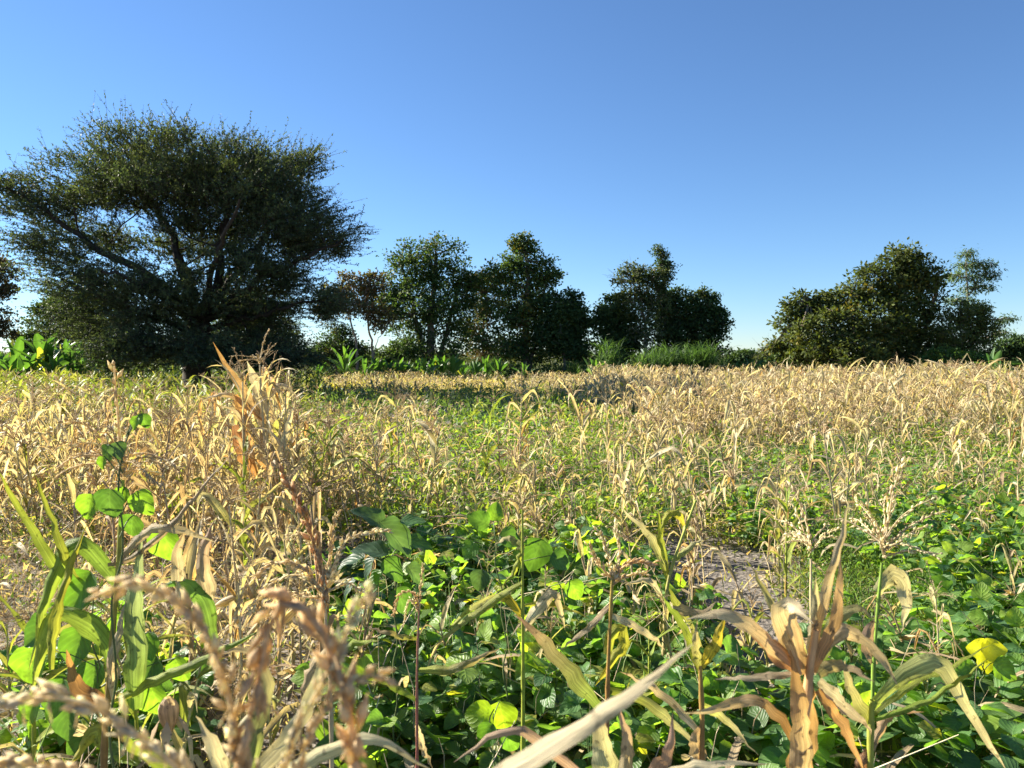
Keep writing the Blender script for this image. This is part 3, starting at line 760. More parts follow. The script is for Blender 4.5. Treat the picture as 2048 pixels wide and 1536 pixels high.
cane('thin cane clump between the enset row and tall trees', 109, 985, 47, 1.9, .4, 14)
cane('short cane clump at the right end of the dense stand', 110, 1452, 44, 1.5, .5, 22)

# ================================================================ MAIZE
def tassel_into(mb, rng, top, direction, size, n, colr, S=7, rad=.0035, spikes=True, droop=1.0):
    """central spike and side branches of a tassel; spikelets as small plump grains"""
    d0 = nrm(np.asarray(direction, float))
    for i in range(n):
        cen = i == 0
        az = rng.uniform(0, 6.28); el = 1.35 if cen else rng.uniform(.35, 1.15)
        dv = nrm(d0 * math.sin(el) + np.array([math.cos(az), math.sin(az), 0]) * math.cos(el))
        L = size * (1.0 if cen else rng.uniform(.55, .9))
        st = top + d0 * (size * (.12 if cen else rng.uniform(0, .25)))
        pts = [st]
        for _ in range(S):
            pts.append(pts[-1] + dv * L / S)
            dv = nrm(dv + np.array([0, 0, -1]) * rng.uniform(.04, .2) * (.3 if cen else droop) + rng.normal(0, .05, 3))
        branch_into(mb, rng, np.array(pts), rad * (1.5 if cen else 1), colr * rng.uniform(.85, 1.12), spikes)

def branch_into(mb, rng, pts, rad, colr, spikes=True, step=None, fat=1.0):
    S = len(pts)
    tube(mb, pts, np.linspace(rad * .42, rad * .22, S), 4, colr * .85)
    if spikes:
        L = np.linalg.norm(np.diff(pts, axis=0), axis=1).sum()
        m = int(L / (step or rad * 1.6)); q = spline(pts, max(m, 3)); T = nrm(np.gradient(q, axis=0)); m = len(q)
        R = nrm(np.cross(T, rng.normal(0, 1, (m, 3)))); 
        D = nrm(T * rng.uniform(.7, 1.2, (m, 1)) + R * rng.uniform(.15, .6, (m, 1)))
        grains(mb, q + R * rad * .35, D, rad * rng.uniform(1.6, 3.6, m) * fat, rad * rng.uniform(.32, .68, m) * fat, colr * rng.uniform(.7, 1.22, (m, 1)))
        an = rng.uniform(0, 1, m) < .3; na = int(an.sum())
        if na: thin_sticks(mb, q[an] + R[an] * rad * .5, q[an] + R[an] * rad * .9 + rng.normal(0, rad * .5, (na, 3)) + [0, 0, -rad * 1.8], np.full(na, rad * .10), np.full(na, rad * .16), np.broadcast_to(colr * .85, (na, 3)))

def grains(mb, P, D, L, W, C):
    """plump 8-face spikelets"""
    N = len(P); L = np.reshape(L, (-1, 1)); W = np.reshape(W, (-1, 1))
    X = nrm(np.cross(D, np.array([.3, .5, .8]))); Y = np.cross(D, X)
    V = np.stack([P, P + D * L * .45 + X * W, P + D * L * .45 + Y * W, P + D * L * .45 - X * W, P + D * L * .45 - Y * W, P + D * L], 1)
    i = np.arange(N)[:, None] * 6
    F = np.concatenate([i + np.array(f) for f in ((0, 2, 1), (0, 3, 2), (0, 4, 3), (0, 1, 4), (5, 1, 2), (5, 2, 3), (5, 3, 4), (5, 4, 1))])
    mb.add(V.reshape(-1, 3), F, np.repeat(np.clip(C, 0, .85)[:, None], 6, 1).reshape(-1, 3))

def ear_into(mb, rng, base, direction, L, W, colr):
    d = nrm(np.asarray(direction, float)); t = np.linspace(0, 1, 8)
    tube(mb, base + d * L * t[:, None], W * np.array([.35, .8, 1, 1, .9, .65, .35, .08]), 7, colr * rng.uniform(.85, 1.1, (8, 1)))
    n = 6
    az = rng.uniform(0, 6.28, n); side = nrm(np.cross(d, rng.normal(0, 1, (n, 3))))
    P = base + d * L * .5 + side * W * .8
    rhombs(mb, P, d + side * .5, side, np.full(n, L * .75), np.full(n, W * 1.1), np.repeat(colr[None], n, 0) * rng.uniform(.9, 1.2, (n, 1)))

def make_maize_proto(kind, seed):
    """list of (part name, mesh) for one maize plant of a kind, rooted at the origin"""
    rng = np.random.RandomState(seed)
    K = dict(dry=dict(h=(.75, 1.05), d=.95, nl=8, tas=True, lean=.10, scol=STRAW),
             broken=dict(h=(.55, .85), d=1.0, nl=7, tas=False, lean=.45, scol=TAN),
             green=dict(h=(.7, 1.0), d=.32, nl=8, tas=True, lean=.10, scol=YGREEN),
             yellow=dict(h=(.6, .95), d=.62, nl=7, tas=True, lean=.16, scol=mix(YGREEN, STRAW, .5)),
             brown=dict(h=(.8, 1.1), d=1.0, nl=9, tas=True, lean=.12, scol=TAN),
             tall=dict(h=(1.35, 1.68), d=.97, nl=12, tas=True, lean=.07, scol=STRAW))[kind]
    h = rng.uniform(*K['h']); la = rng.uniform(0, 6.28); ln = rng.uniform(.3, 1) * K['lean'] * h
    top = np.array([math.cos(la) * ln, math.sin(la) * ln, h * (1 - .15 * K['lean'])])
    st = spline([(0, 0, -.03), top * [.25, .25, .5] , top], 12)
    parts = []
    sb = MB(); tt = np.linspace(0, 1, 12); r = (.0105 if kind != 'tall' else .013) * (1 - .62 * tt); r[2::3] *= 1.28
    sc = K['scol'] * rng.uniform(.8, 1.05, (12, 1))
    if kind in ('green', 'yellow'): sc[:4] = mix(sc[:4], REDSTEM, rng.uniform(.0, .6))
    tube(sb, st, r, 6, np.clip(sc, 0, .8)); parts.append(('stalk', sb.mesh('stalk', M_STALK)))
    nl = K['nl'] + rng.randint(-1, 2); az0 = rng.uniform(0, 6.28)
    for i in range(nl):
        f = (i + .6) / nl; b = spline(st, 40)[int(np.clip(.12 + .83 * f, 0, .97) * 39)]
        lb = MB(); low = 1 - f
        d = np.clip(K['d'] + .25 * low - .08, 0, 1)
        c0, c1 = leaf_cols(rng, 1, d)
        if kind == 'brown': c0, c1 = mix(c0, TAN, .7), mix(c1, mix(TAN, ORANGE, rng.uniform()), .75)
        az = az0 + i * math.pi + rng.normal(0, .35)
        up = rng.uniform(.7, 1.3) if kind != 'tall' else rng.uniform(1.0, 1.45)
        L = h * rng.uniform(.38, .62) * (1 if kind != 'tall' else .72)
        maize_leaves(lb, rng, b[None], np.array([az]), np.array([up]), np.array([L]), np.array([rng.uniform(.04, .07)]), d if kind != 'tall' else .6,
                     S=10, cols=5, c0=c0, c1=c1, lift=.015)
        parts.append(('leaf', lb.mesh('leaf', M_MAIZE)))
    if K['tas']:
        tb = MB(); tc = mix(PALE, TAN, rng.uniform(.1, .8)) * (.95 if kind != 'brown' else .75)
        tassel_into(tb, rng, top, st[-1] - st[-3], rng.uniform(.17, .27), rng.randint(7, 13), tc, S=6, rad=.0042)
        parts.append(('tassel', tb.mesh('tassel', M_TASSEL)))
    if rng.uniform() < .65 and kind != 'green':
        eb = MB(); a = rng.uniform(0, 6.28); b = spline(st, 40)[rng.randint(14, 24)]
        ear_into(eb, rng, b, (math.cos(a), math.sin(a), rng.uniform(-.8, 1.2)), rng.uniform(.11, .16), rng.uniform(.016, .023), mix(PALE, STRAW, rng.uniform()))
        parts.append(('ear', eb.mesh('ear', M_MAIZE)))
    return parts

PROTO = {k: [make_maize_proto(k, 200 + 17 * i + j * 101) for i in range(n)] for j, (k, n) in enumerate(
    [('dry', 6), ('broken', 4), ('green', 4), ('yellow', 5), ('brown', 5), ('tall', 4)])}
MLABEL = dict(dry=('straw coloured dry tasselled maize', 'dry tasselled maize plants in the field'),
              broken=('leaning dry maize stalk without tassel', 'leaning dry maize stalks in the field'),
              green=('still green maize with pale tassel', 'green maize plants in the field'),
              yellow=('half dried yellow-green maize', 'half dried maize plants in the field'),
              brown=('withered brown maize with crumpled leaves', 'withered brown maize plants in the field'),
              tall=('very tall dry maize plant in the clump rising above the field', 'tall dry maize plants of the clump'))
LAND = [((490, 1130), 'the tall dry clump'), ((230, 1330), 'the bean vine climbing the green maize'), ((790, 1290), 'the dark bluish bean vine'), ((1046, 1290), 'the upright yellow-green maize'),
        ((1330, 1290), 'the leaning maize at the soil corner'), ((1460, 1150), 'the bare soil'), ((1760, 1200), 'the feathery weeds'), ((1965, 1390), 'the bean plant with yellow leaves'), ((985, 1480), 'the bean plant with two glowing leaves'),
        ((1500, 1460), 'the red jointed maize stalk'), ((960, 890), 'the round bean patch in mid field'), ((60, 1200), 'the matted dry grass'), ((1900, 960), 'the wide bean patch beyond the feathery weeds'), ((330, 950), 'the brown stand behind the climbing vine'), ((650, 930), 'the green pocket right of the tall clump')]
LANDG = [(on_ground(*p)[:2], t) for p, t in LAND]
def landmark(x, y):
    return min(LANDG, key=lambda q: (q[0][0] - x) ** 2 + (q[0][1] - y) ** 2)[1]
def place_maize(kind, x, y, rng, scale=None, own=None):
    pr = PROTO[kind][rng.randint(len(PROTO[kind]))]
    lab, grp = MLABEL[kind]
    if kind != 'tall':
        lm = landmark(x, y); lab += ' near ' + lm; grp += ' near ' + lm
    if own: lab, grp = own, None
    root = thing('maize_plant', (x, y, float(gz(x, y))), lab, 'maize', grp, rng.uniform(0, 6.28))
    s = scale or rng.uniform(.85, 1.12); root.scale = (s, s, s)
    for n, me in pr: link(n, me, root)

# --- where things grow, read off the photo on the ground plane
def inpoly(px, py, poly):
    px, py = np.asarray(px), np.asarray(py); inside = np.zeros(px.shape, bool); j = len(poly) - 1
    for i in range(len(poly)):
        xi, yi = poly[i]; xj, yj = poly[j]
        c = ((yi > py) != (yj > py)) & (px < (xj - xi) * (py - yi) / (yj - yi + 1e-9) + xi)
        inside ^= c; j = i
    return inside
BEAN_ZONES = [
    [(620, 1190), (900, 1110), (1300, 1130), (1330, 1230), (1450, 1340), (1480, 1700), (560, 1700), (720, 1400)],
    [(1700, 1110), (1850, 1010), (2400, 960), (2600, 1700), (1430, 1700), (1480, 1440), (1740, 1330), (1900, 1300)],
    [(880, 850), (1060, 850), (1075, 940), (900, 945)], [(1330, 930), (2200, 880), (2300, 1030), (1900, 1020), (1560, 1000)],
    [(200, 880), (350, 880), (340, 960), (200, 960)], [(590, 890), (720, 890), (720, 980), (600, 980)],
    [(30, 1330), (360, 1300), (400, 1560), (30, 1560)], [(1060, 940), (1200, 940), (1200, 1040), (1060, 1040)], [(1480, 1010), (1640, 1010), (1640, 1130), (1480, 1090)]]
SOIL_ZONES = [[(1320, 1085), (1420, 1095), (1560, 1115), (1530, 1165), (1560, 1230), (1620, 1290), (1540, 1300), (1440, 1260), (1350, 1180)], [(900, 905), (1000, 905), (1010, 940), (900, 940)]]
FEATHER_ZONE = [(1600, 1120), (1660, 1060), (1900, 1060), (1960, 1290), (1830, 1330), (1620, 1250)]
GREEN_SWATH = [[(760, 1080), (740, 960), (830, 850), (930, 795), (1080, 790), (1260, 860), (1340, 960), (1320, 1090)], [(1300, 890), (2300, 835), (2300, 1010), (1800, 1040), (1300, 1060)], [(560, 870), (760, 870), (740, 980), (580, 980)]]
def zone(px, py, zs):
    r = np.zeros(np.shape(px), bool)
    for z in zs: r |= inpoly(px, py, z)
    return r
def scatter(rng, n, y0, y1, spread=.80, margin=1.5):
    y = np.sqrt(rng.uniform(y0 ** 2, y1 ** 2, n)); x = rng.uniform(-1, 1, n) * (y * spread + margin)
    return x, y
# --- individual maize plants in the near field
def near_maize():
    rng = np.random.RandomState(301)
    # the tall dry clump
    for (px, py, sc) in [(480, 1110, .86), (500, 1130, .9), (530, 1125, .9), (555, 1110, .84), (470, 1085, .85), (515, 1090, .9), (545, 1075, .88), (565, 1130, .78), (440, 1070, .8), (590, 1100, .7),
                         (420, 1090, .72), (395, 1060, .74), (370, 1040, .7), (405, 1020, .78), (440, 1020, .8), (350, 1010, .7), (460, 1040, .84), (500, 1050, .88), (575, 1050, .76), (610, 1070, .64)]:
        g = on_ground(px + rng.normal(0, 6), py); place_maize('tall', g[0], g[1], rng, sc * rng.uniform(.88, .97))
    x, y = scatter(rng, 2600, 3.2, 9.5, .74, .2)
    px, py = to_px(x, y)
    made = []
    for i in range(len(x)):
        if len(made) >= 232: break
        X, Y = x[i], y[i]; a, b = px[i], py[i]
        if zone(a, b, SOIL_ZONES) or inpoly(a, b, FEATHER_ZONE): continue
        if made and min((X - q[0]) ** 2 + (Y - q[1]) ** 2 for q in made) < .13 ** 2: continue
        bean = zone(a, b, BEAN_ZONES)
        left = a < 760
        p = .85 if left else .55
        if zone(a, b, GREEN_SWATH): p *= .55
        if bean: p = .30
        if Y < 4.6: p *= .22 if not left else .45
        if a < 230 and b > 1080: p *= .12
        if not left and Y > 9: p = max(p, .6) if not bean else .15
        if rng.uniform() > p: continue
        u = rng.uniform()
        if left: kind = 'dry' if u < .36 else 'brown' if u < .66 else 'broken' if u < .82 else 'yellow' if u < .93 else 'green'
        elif a < 1300: kind = 'dry' if u < .40 else 'yellow' if u < .66 else 'broken' if u < .80 else 'green' if u < .92 else 'brown'
        else: kind = 'dry' if u < .50 else 'yellow' if u < .72 else 'broken' if u < .86 else 'brown' if u < .93 else 'green'
        s = rng.uniform(.7, 1.08)
        if bean: s *= .8
        if not left and Y < 8: s *= .78
        if left and Y > 7.5: s *= 1.02
        place_maize(kind, X, Y, rng, s); made.append((X, Y))
    return made
near_maize()

# --- the rest of the maize, beyond the ones that can be told apart
def field_maize():
    rng = np.random.RandomState(302)
    lb, sb, tb = MB(), MB(), MB()
    for (y0, y1, n, S, nl, cols, nb) in [(6.0, 9.5, 420, 8, 8, 3, 9), (9.5, 16, 1900, 6, 8, 3, 8), (16, 27, 4600, 4, 7, 2, 7), (27, 47, 9500, 3, 7, 2, 3)]:
        x, y = scatter(rng, n, y0, y1, .76, 1.5)
        px, py = to_px(x, y)
        p = np.full(n, .92)
        mid = (px > 640) & (px < 1250)
        p[zone(px, py, BEAN_ZONES)] *= .18
        p[zone(px, py, SOIL_ZONES)] = 0
        gs = zone(px, py, GREEN_SWATH); p[gs] *= np.where(noise2(x, y, 1.3, 71) > np.where(px > 1300, .12, -.05), np.where(px > 1300, .25, .14), np.where(px > 1300, .95, .55))[gs]
        p[mid & (y < 24)] *= .75
        p[mid & (y >= 24)] *= .75
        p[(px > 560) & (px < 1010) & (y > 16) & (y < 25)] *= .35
        p[(y < 9.5)] *= np.where(px < 700, .9, .55)[y < 9.5]
        p *= np.clip(.78 + 1.1 * noise2(x, y, .8, 9) + .7 * noise2(x, y, 2.4, 10), .06, 1.3)
        # the far edge of the field curves: nearer on the left under the acacia
        far = np.where(px < 560, 33.5, np.where(px < 700, 40, 45))
        far = np.where(px > 1650, 40.0, far)
        k = (rng.uniform(0, 1, n) < p) & (y < far)
        x, y, px, py = x[k], y[k], px[k], py[k]; n = len(x)
        left = px < 640; mid = (px >= 640) & (px < 1180)
        dry = np.where(left, .34, np.where(mid, .70, .93)) + .22 * noise2(x, y, .55, 4) + rng.normal(0, .1, n)
        dry = np.where(left & (y < 15), dry + .35, dry); dry = np.where(mid & (y > 26), dry + .15, dry)
        h = np.where(left, .72, np.where(mid, .58, .86)) * rng.uniform(.5, 1.25, n) * np.minimum(1 + .42 * noise2(x, y, .6, 6) + .2 * noise2(x, y, 1.7, 7), 1.2)
        h = np.where((px > 1800) & (y < 24), h * 1.12, h)
        B = np.stack([x, y, gz(x, y) - .02], 1); ln = rng.normal(0, .16, (n, 2)) * h[:, None] * np.where(rng.uniform(0, 1, (n, 1)) < .12, 3.2, 1)
        Tp = B + np.stack([ln[:, 0], ln[:, 1], h], 1)
        sc = np.clip(mix(YGREEN * .8, STRAW, np.clip(dry, 0, 1)[:, None]), 0, .8) * rng.uniform(.75, 1.1, (n, 1))
        thin_sticks(sb, B, Tp, np.full(n, .010), np.full(n, .005), sc)
        cc = np.repeat(np.arange(n), nl); m = len(cc); f = (np.tile(np.arange(nl), n) + rng.uniform(.2, 1, m)) / nl
        P = B[cc] + (Tp - B)[cc] * np.clip(.15 + .8 * f, 0, .97)[:, None]
        d = np.clip(dry[cc] + .3 * (1 - f) - .1, 0, 1)
        c0, c1 = leaf_cols(rng, m, d)
        maize_leaves(lb, rng, P, rng.uniform(0, 6.28, m), rng.uniform(.6, 1.35, m), h[cc] * rng.uniform(.36, .62, m), rng.uniform(.042, .075, m), d,
                     S=S, cols=cols, c0=c0, c1=c1, lift=.02)
        has = rng.uniform(0, 1, n) < .8
        cc = np.repeat(np.where(has)[0], nb); m = len(cc)
        az, el = rng.uniform(0, 6.28, m), rng.uniform(.3, 1.4, m)
        D = np.stack([np.cos(az) * np.cos(el), np.sin(az) * np.cos(el), np.sin(el)], 1)
        tl = rng.uniform(.10, .22, (m, 1)); M = Tp[cc] + D * tl * .6; E = M + nrm(D + [0, 0, -.7]) * tl * .5
        tc = mix(PALE, TAN, rng.uniform(0, .9, (m, 1)))
        thin_sticks(tb, Tp[cc], M, np.full(m, .004), np.full(m, .006), tc); (thin_sticks(tb, M, E, np.full(m, .006), np.full(m, .003), tc) if y0 < 16 else None)
    root = tag(link('maize_crop', None), 'mass of dry and yellowing maize filling the field to its far edge', 'maize', None, 'stuff')
    for nme, b, mt in (('leaves', lb, M_MAIZE), ('stalks', sb, M_STALK), ('tassels', tb, M_TASSEL)):
        tag(b.build(nme, mt, root), kind='stuff')
field_maize()

# ================================================================ BEANS
def bean_leaf_mesh(seed, colr, size=1.0):
    rng = np.random.RandomState(seed)
    mb = MB(); s = np.array([0, .04, .11, .2, .31, .43, .56, .69, .81, .91, .97, 1.0]); S = len(s) - 1
    w = np.clip(np.sin(np.pi * np.clip(s, .001, .999) ** .60) ** .72, .02, 1) * .49 * rng.uniform(.86, 1.05)
    bend = rng.uniform(-.1, .55)
    e = .15 - bend * s * 1.6
    ds = np.diff(s, prepend=0); P = np.stack([np.cumsum(np.cos(e) * ds), np.zeros(S + 1), np.cumsum(np.sin(e) * ds)], 1)
    side = np.tile(np.array([0, 1.0, 0]), (S + 1, 1))
    strip(mb, P[None], side[None], w[None], np.broadcast_to(np.asarray(colr, float), (1, S + 1, 3)), np.full((1, S + 1), rng.uniform(.08, .45)), 5, wav=.10, rng=rng)
    return mb.mesh('leaf', M_BEAN)
BG = [(.066, .138, .046), (.076, .156, .044), (.054, .118, .046), (.105, .19, .044), (.082, .162, .052), (.15, .23, .042), (.22, .23, .045)]
BLEAF = [bean_leaf_mesh(400 + i, BG[i % len(BG)]) for i in range(14)]
BYEL = bean_leaf_mesh(430, (.42, .38, .03))

def leaf_obj(parent, me, pos, az, pitch, roll, size, name='leaf'):
    o = link(name, me, parent)
    o.location = pos; o.rotation_euler = (roll, pitch, az); o.scale = (size, size, size)
    return o

def bean_proto(seed, low=True):
    rng = np.random.RandomState(seed); items = []; sb = MB()
    nt = rng.randint(5, 8)
    for t in range(nt):
        a = rng.uniform(0, 6.28); r = rng.uniform(.02, .19); z = rng.uniform(.06, .33)
        tip = np.array([math.cos(a) * r, math.sin(a) * r, z])
        tube(sb, spline([(0, 0, -.02), tip * [.3, .3, .6], tip], 5), np.linspace(.003, .0016, 5), 4, (.12, .17, .05))
        face = a + rng.normal(0, .6); sz = rng.uniform(.042, .095)
        for q in (-1, 0, 1):
            items.append((rng.randint(len(BLEAF)), tip + np.array([0, 0, rng.uniform(-.005, .01)]), face + q * 1.25 + rng.normal(0, .2), rng.normal(.15, .38), rng.normal(0, .38), sz * (1.1 if q == 0 else .95)))
    return sb.mesh('stem', M_STALK), items
BPROTO = [bean_proto(450 + i) for i in range(12)]

def beans():
    rng = np.random.RandomState(460)
    x, y = scatter(rng, 1300, 2.6, 7.2, .74, .3); px, py = to_px(x, y)
    ok = zone(px, py, BEAN_ZONES); x, y, px, py = x[ok], y[ok], px[ok], py[ok]
    o = np.argsort(y); x, y = x[o], y[o]
    made = []
    for X, Y in zip(x, y):
        if len(made) >= 290: break
        if made and min((X - q[0]) ** 2 + (Y - q[1]) ** 2 for q in made) < .15 ** 2: continue
        stem, items = BPROTO[rng.randint(len(BPROTO))]
        lm = landmark(X, Y); lab = 'low bean plant with broad green leaves near ' + lm; grp = 'low bean plants near ' + lm
        root = thing('bean_plant', (X, Y, float(gz(X, Y))), lab, 'bean plant', grp, rng.uniform(0, 6.28))
        s = rng.uniform(.85, 1.2); root.scale = (s, s, s)
        link('stem', stem, root)
        for (m, p, az, pi, ro, sz) in items: leaf_obj(root, BLEAF[m], p, az, pi, ro, sz)
        made.append((X, Y))
    # the rest: leaves of plants too many or too far to tell apart
    n = 60000
    x, y = scatter(rng, n, 2.6, 24, .72, .5); x2, y2 = scatter(rng, 18000, 1.2, 7, .72, .5); x, y = np.concatenate([x, x2]), np.concatenate([y, y2]); n = len(x); px, py = to_px(x, y); py = np.minimum(py, 1690)
    ok = zone(px, py, BEAN_ZONES) & (rng.uniform(0, 1, n) < np.where(y > 7, 1.0, .9)) & (noise2(x, y, 1.6, 14) > np.where(y > 7, -.12, -.9))
    sp = ~ok & (y > 5.5) & (rng.uniform(0, 1, n) < np.where(zone(px, py, GREEN_SWATH), .45, .10)) & (noise2(x, y, 1.1, 15) > np.where(zone(px, py, GREEN_SWATH), -.1, .12)) & ~zone(px, py, SOIL_ZONES)
    k = ok | sp; x, y = x[k], y[k]; n = len(x)
    P = np.stack([x, y, gz(x, y) + rng.uniform(.02, .28, n) * (.6 + .5 * noise2(x, y, 2.2, 8))], 1)
    C = mix((.060, .130, .044), (.125, .21, .044), rng.uniform(0, 1, (n, 1)) ** 1.4) * rng.uniform(.8, 1.2, (n, 1))
    S = 4; s = np.linspace(0, 1, S + 1)[None]
    az = rng.uniform(0, 6.28, (n, 1)); e = rng.normal(.05, .35, (n, 1)) - rng.uniform(.1, .9, (n, 1)) * s
    d = np.stack([np.cos(e) * np.cos(az), np.cos(e) * np.sin(az), np.sin(e)], -1)
    sz = rng.uniform(.06, .12, (n, 1, 1)); Pl = P[:, None] + np.concatenate([np.zeros((n, 1, 3)), np.cumsum(d[:, :-1] * sz / S, 1)], 1)
    side = np.stack([-np.sin(az) + 0 * s, np.cos(az) + 0 * s, rng.normal(0, .35, (n, 1)) + 0 * s], -1)
    w = np.array([.12, .42, .46, .30, .02])[None] * sz[..., 0]
    mb = MB(); strip(mb, Pl, nrm(side), w, np.repeat(C[:, None], S + 1, 1), np.full((n, S + 1), .25), 3)
    root = tag(link('bean_cover', None), 'green bean foliage spreading low between the maize', 'bean plants', None, 'stuff')
    tag(mb.build('leaves', M_BEAN, root), kind='stuff')
beans()

# ================================================================ LOW GROWTH
def low_growth():
    rng = np.random.RandomState(500)
    # feathery green weeds by the bare soil
    n = 26000
    x, y = scatter(rng, n, 3.6, 8.0, .74, .3); px, py = to_px(x, y)
    k = inpoly(px, py, FEATHER_ZONE); x, y = x[k], y[k]
    m = len(x); mb = MB()
    c = mix((.07, .14, .03), (.15, .23, .04), rng.uniform(0, 1, (m, 1)))
    maize_leaves(mb, rng, np.stack([x, y, gz(x, y)], 1), rng.uniform(0, 6.28, m), rng.uniform(.7, 1.5, m), rng.uniform(.10, .30, m), rng.uniform(.004, .009, m), 0, S=4, cols=2, c0=c, c1=c * 1.25)
    P = np.stack([x, y, gz(x, y)], 1).repeat(4, 0) + rng.normal(0, .05, (m * 4, 3)) * [1, 1, 0]; P[:, 2] += rng.uniform(.03, .26, m * 4)
    q = len(P); rhombs(mb, P, rng.normal(0, 1, (q, 3)) + [0, 0, .4], rng.normal(0, .6, (q, 3)) + [0, 0, 1], rng.uniform(.02, .05, q), rng.uniform(.005, .012, q), c.repeat(4, 0) * rng.uniform(.8, 1.3, (q, 1)))
    tag(mb.build('feathery_weeds', M_WEED), 'fine feathery green weeds beside the bare soil', 'weeds', None, 'stuff')
    # mixed low weeds over the whole field
    mb = MB()
    for (y0, y1, n, s0, s1, hb) in [(1.0, 7, 80000, .018, .05, .10), (6, 13, 90000, .03, .075, .20), (12, 46, 230000, .05, .12, .32)]:
        x, y = scatter(rng, n, y0, y1, .76, 1); px, py = to_px(x, y)
        dens = .42 + .5 * noise2(x, y, 1.0, 31) + .25 * noise2(x, y, 3.0, 32)
        dens = np.where((px > 560) & (px < 1150) & (y > 12), dens + .35, dens)
        dens = np.where((px < 420) & (y < 7), dens + .15, dens); gs = zone(px, py, GREEN_SWATH); dens = np.where(gs, dens + np.where(px > 1300, .15, .4), dens)
        dens = np.where(zone(px, py, SOIL_ZONES), .06, dens)
        far = np.where(px < 560, 33.5, 46); k = (rng.uniform(0, 1, n) < dens) & (y < far)
        x, y, px, gs = x[k], y[k], px[k], gs[k]; m = len(x)
        hh = np.where(gs, 1.35, 1) * hb * (1 + .6 * noise2(x, y, .9, 33) + .5 * noise2(x, y, 4.0, 34))
        P = np.stack([x, y, gz(x, y) + rng.uniform(.0, 1, m) * np.maximum(hh, .02)], 1)
        c = mix((.075, .125, .028), (.22, .24, .045), np.clip(rng.normal(.45, .3, m) + .4 * noise2(x, y, .7, 35), 0, 1)[:, None])
        fl = (px < 600) & (y > 13); c[fl] = mix((.12, .18, .03), (.28, .31, .05), rng.uniform(0, 1, (fl.sum(), 1)))
        gi = gs & (rng.uniform(0, 1, m) < .8); c[gi] = mix((.08, .15, .03), (.20, .29, .04), rng.uniform(0, 1, (gi.sum(), 1)))
        dr = rng.uniform(0, 1, m) < np.where(gs, .08, .18 + .25 * (px < 640)); c[dr] = mix(TAN, STRAW, rng.uniform(0, 1, (dr.sum(), 1)))
        ye = (px > 640) & (px < 760) & (y > 27) & (y < 40); c[ye] = mix(c[ye], (.42, .40, .03), .75)
        st = (px > 700) & (px < 1050) & (y > 28) & (rng.uniform(0, 1, m) < .8); c[st] = mix(c[st], (.52, .42, .16), .8)
        th = (px > 560) & (px < 1010) & (y > 16) & (y < 25); P[th, 2] += rng.uniform(0, .35, th.sum()); c[th] = mix((.05, .095, .03), (.11, .17, .04), rng.uniform(0, 1, (th.sum(), 1)))  # taller weeds, coloured darker to deepen the acacia's cast shadow
        sz = rng.uniform(s0, s1, m)
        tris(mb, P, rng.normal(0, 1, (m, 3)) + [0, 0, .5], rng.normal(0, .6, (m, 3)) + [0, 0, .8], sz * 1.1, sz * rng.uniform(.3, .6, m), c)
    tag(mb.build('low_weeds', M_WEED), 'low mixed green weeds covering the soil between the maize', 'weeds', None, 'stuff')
    # dry grass at the near left
    n = 105000
    x, y = scatter(rng, n, 1.0, 9, .76, .8); px, py = to_px(x, y)
    d = np.where(px < 330, 1.3, np.where(px < 760, .6, .2)) * (.6 + .7 * noise2(x, y, 1.8, 41))
    d = np.where((px < 330) & (y > 7), d * .5, d)
    k = (rng.uniform(0, 1, n) < d) & ~zone(px, py, SOIL_ZONES); x, y = x[k], y[k]; m = len(x)
    c = mix((.34, .23, .14), (.52, .41, .22), rng.uniform(0, 1, (m, 1))); gr = rng.uniform(0, 1, m) < .2; c[gr] = (.16, .20, .05)
    mb = MB(); maize_leaves(mb, rng, np.stack([x, y, gz(x, y)], 1), rng.uniform(0, 6.28, m), rng.uniform(.1, 1.3, m), rng.uniform(.07, .25, m), rng.uniform(.002, .0045, m), 0, S=2, cols=2, c0=c, c1=c, lift=.008)
    tag(mb.build('dry_grass', M_MAIZE), 'thin dry grass matted over the ground at the left', 'grass', None, 'stuff')
    # thin dry stems leaning every way
    n = 5200; x, y = scatter(rng, n, 1.4, 12, .74, .3); px, py = to_px(x, y)
    k = (rng.uniform(0, 1, n) < np.where(zone(px, py, SOIL_ZONES), .1, .8)) & ~inpoly(px, py, FEATHER_ZONE); x, y = x[k], y[k]; m = len(x)
    A = np.stack([x, y, gz(x, y) - .01], 1); hh = rng.uniform(.08, .5, m); az = rng.uniform(0, 6.28, m); ln = np.abs(rng.normal(0, .6, m))
    Bm = A + np.stack([np.cos(az) * ln * hh * .4, np.sin(az) * ln * hh * .4, hh * .6], 1); B = Bm + np.stack([np.cos(az) * ln * hh * .6, np.sin(az) * ln * hh * .6, hh * .3], 1) + rng.normal(0, .03, (m, 3))
    cs = mix(TAN, PALE, rng.uniform(0, 1, (m, 1))); gr = rng.uniform(0, 1, m) < .25; cs[gr] = LGREEN
    mb = MB(); r = rng.uniform(.0012, .004, m); thin_sticks(mb, A, Bm, r, r * .8, cs); thin_sticks(mb, Bm, B, r * .8, r * .4, cs)
    tag(mb.build('dry_stems', M_STALK), 'thin dry stems and twigs leaning among the plants', 'dry stems', None, 'stuff')
    # clods of soil
    n = 1500; x, y = scatter(rng, n, 2.6, 9, .74, .3); m = n; mb = MB(); r = rng.uniform(.004, .018, m) * np.where(rng.uniform(0, 1, m) < .1, 1.8, 1)
    grains(mb, np.stack([x, y, gz(x, y) + .002], 1) - np.array([1.0, 0, 0]) * r[:, None], nrm(np.array([1.0, 0, 0]) + rng.normal(0, .4, (m, 3)) * [1, 1, .2]), r * 2, r * .8, np.array([.21, .18, .15]) * rng.uniform(.75, 1.2, (m, 1)))
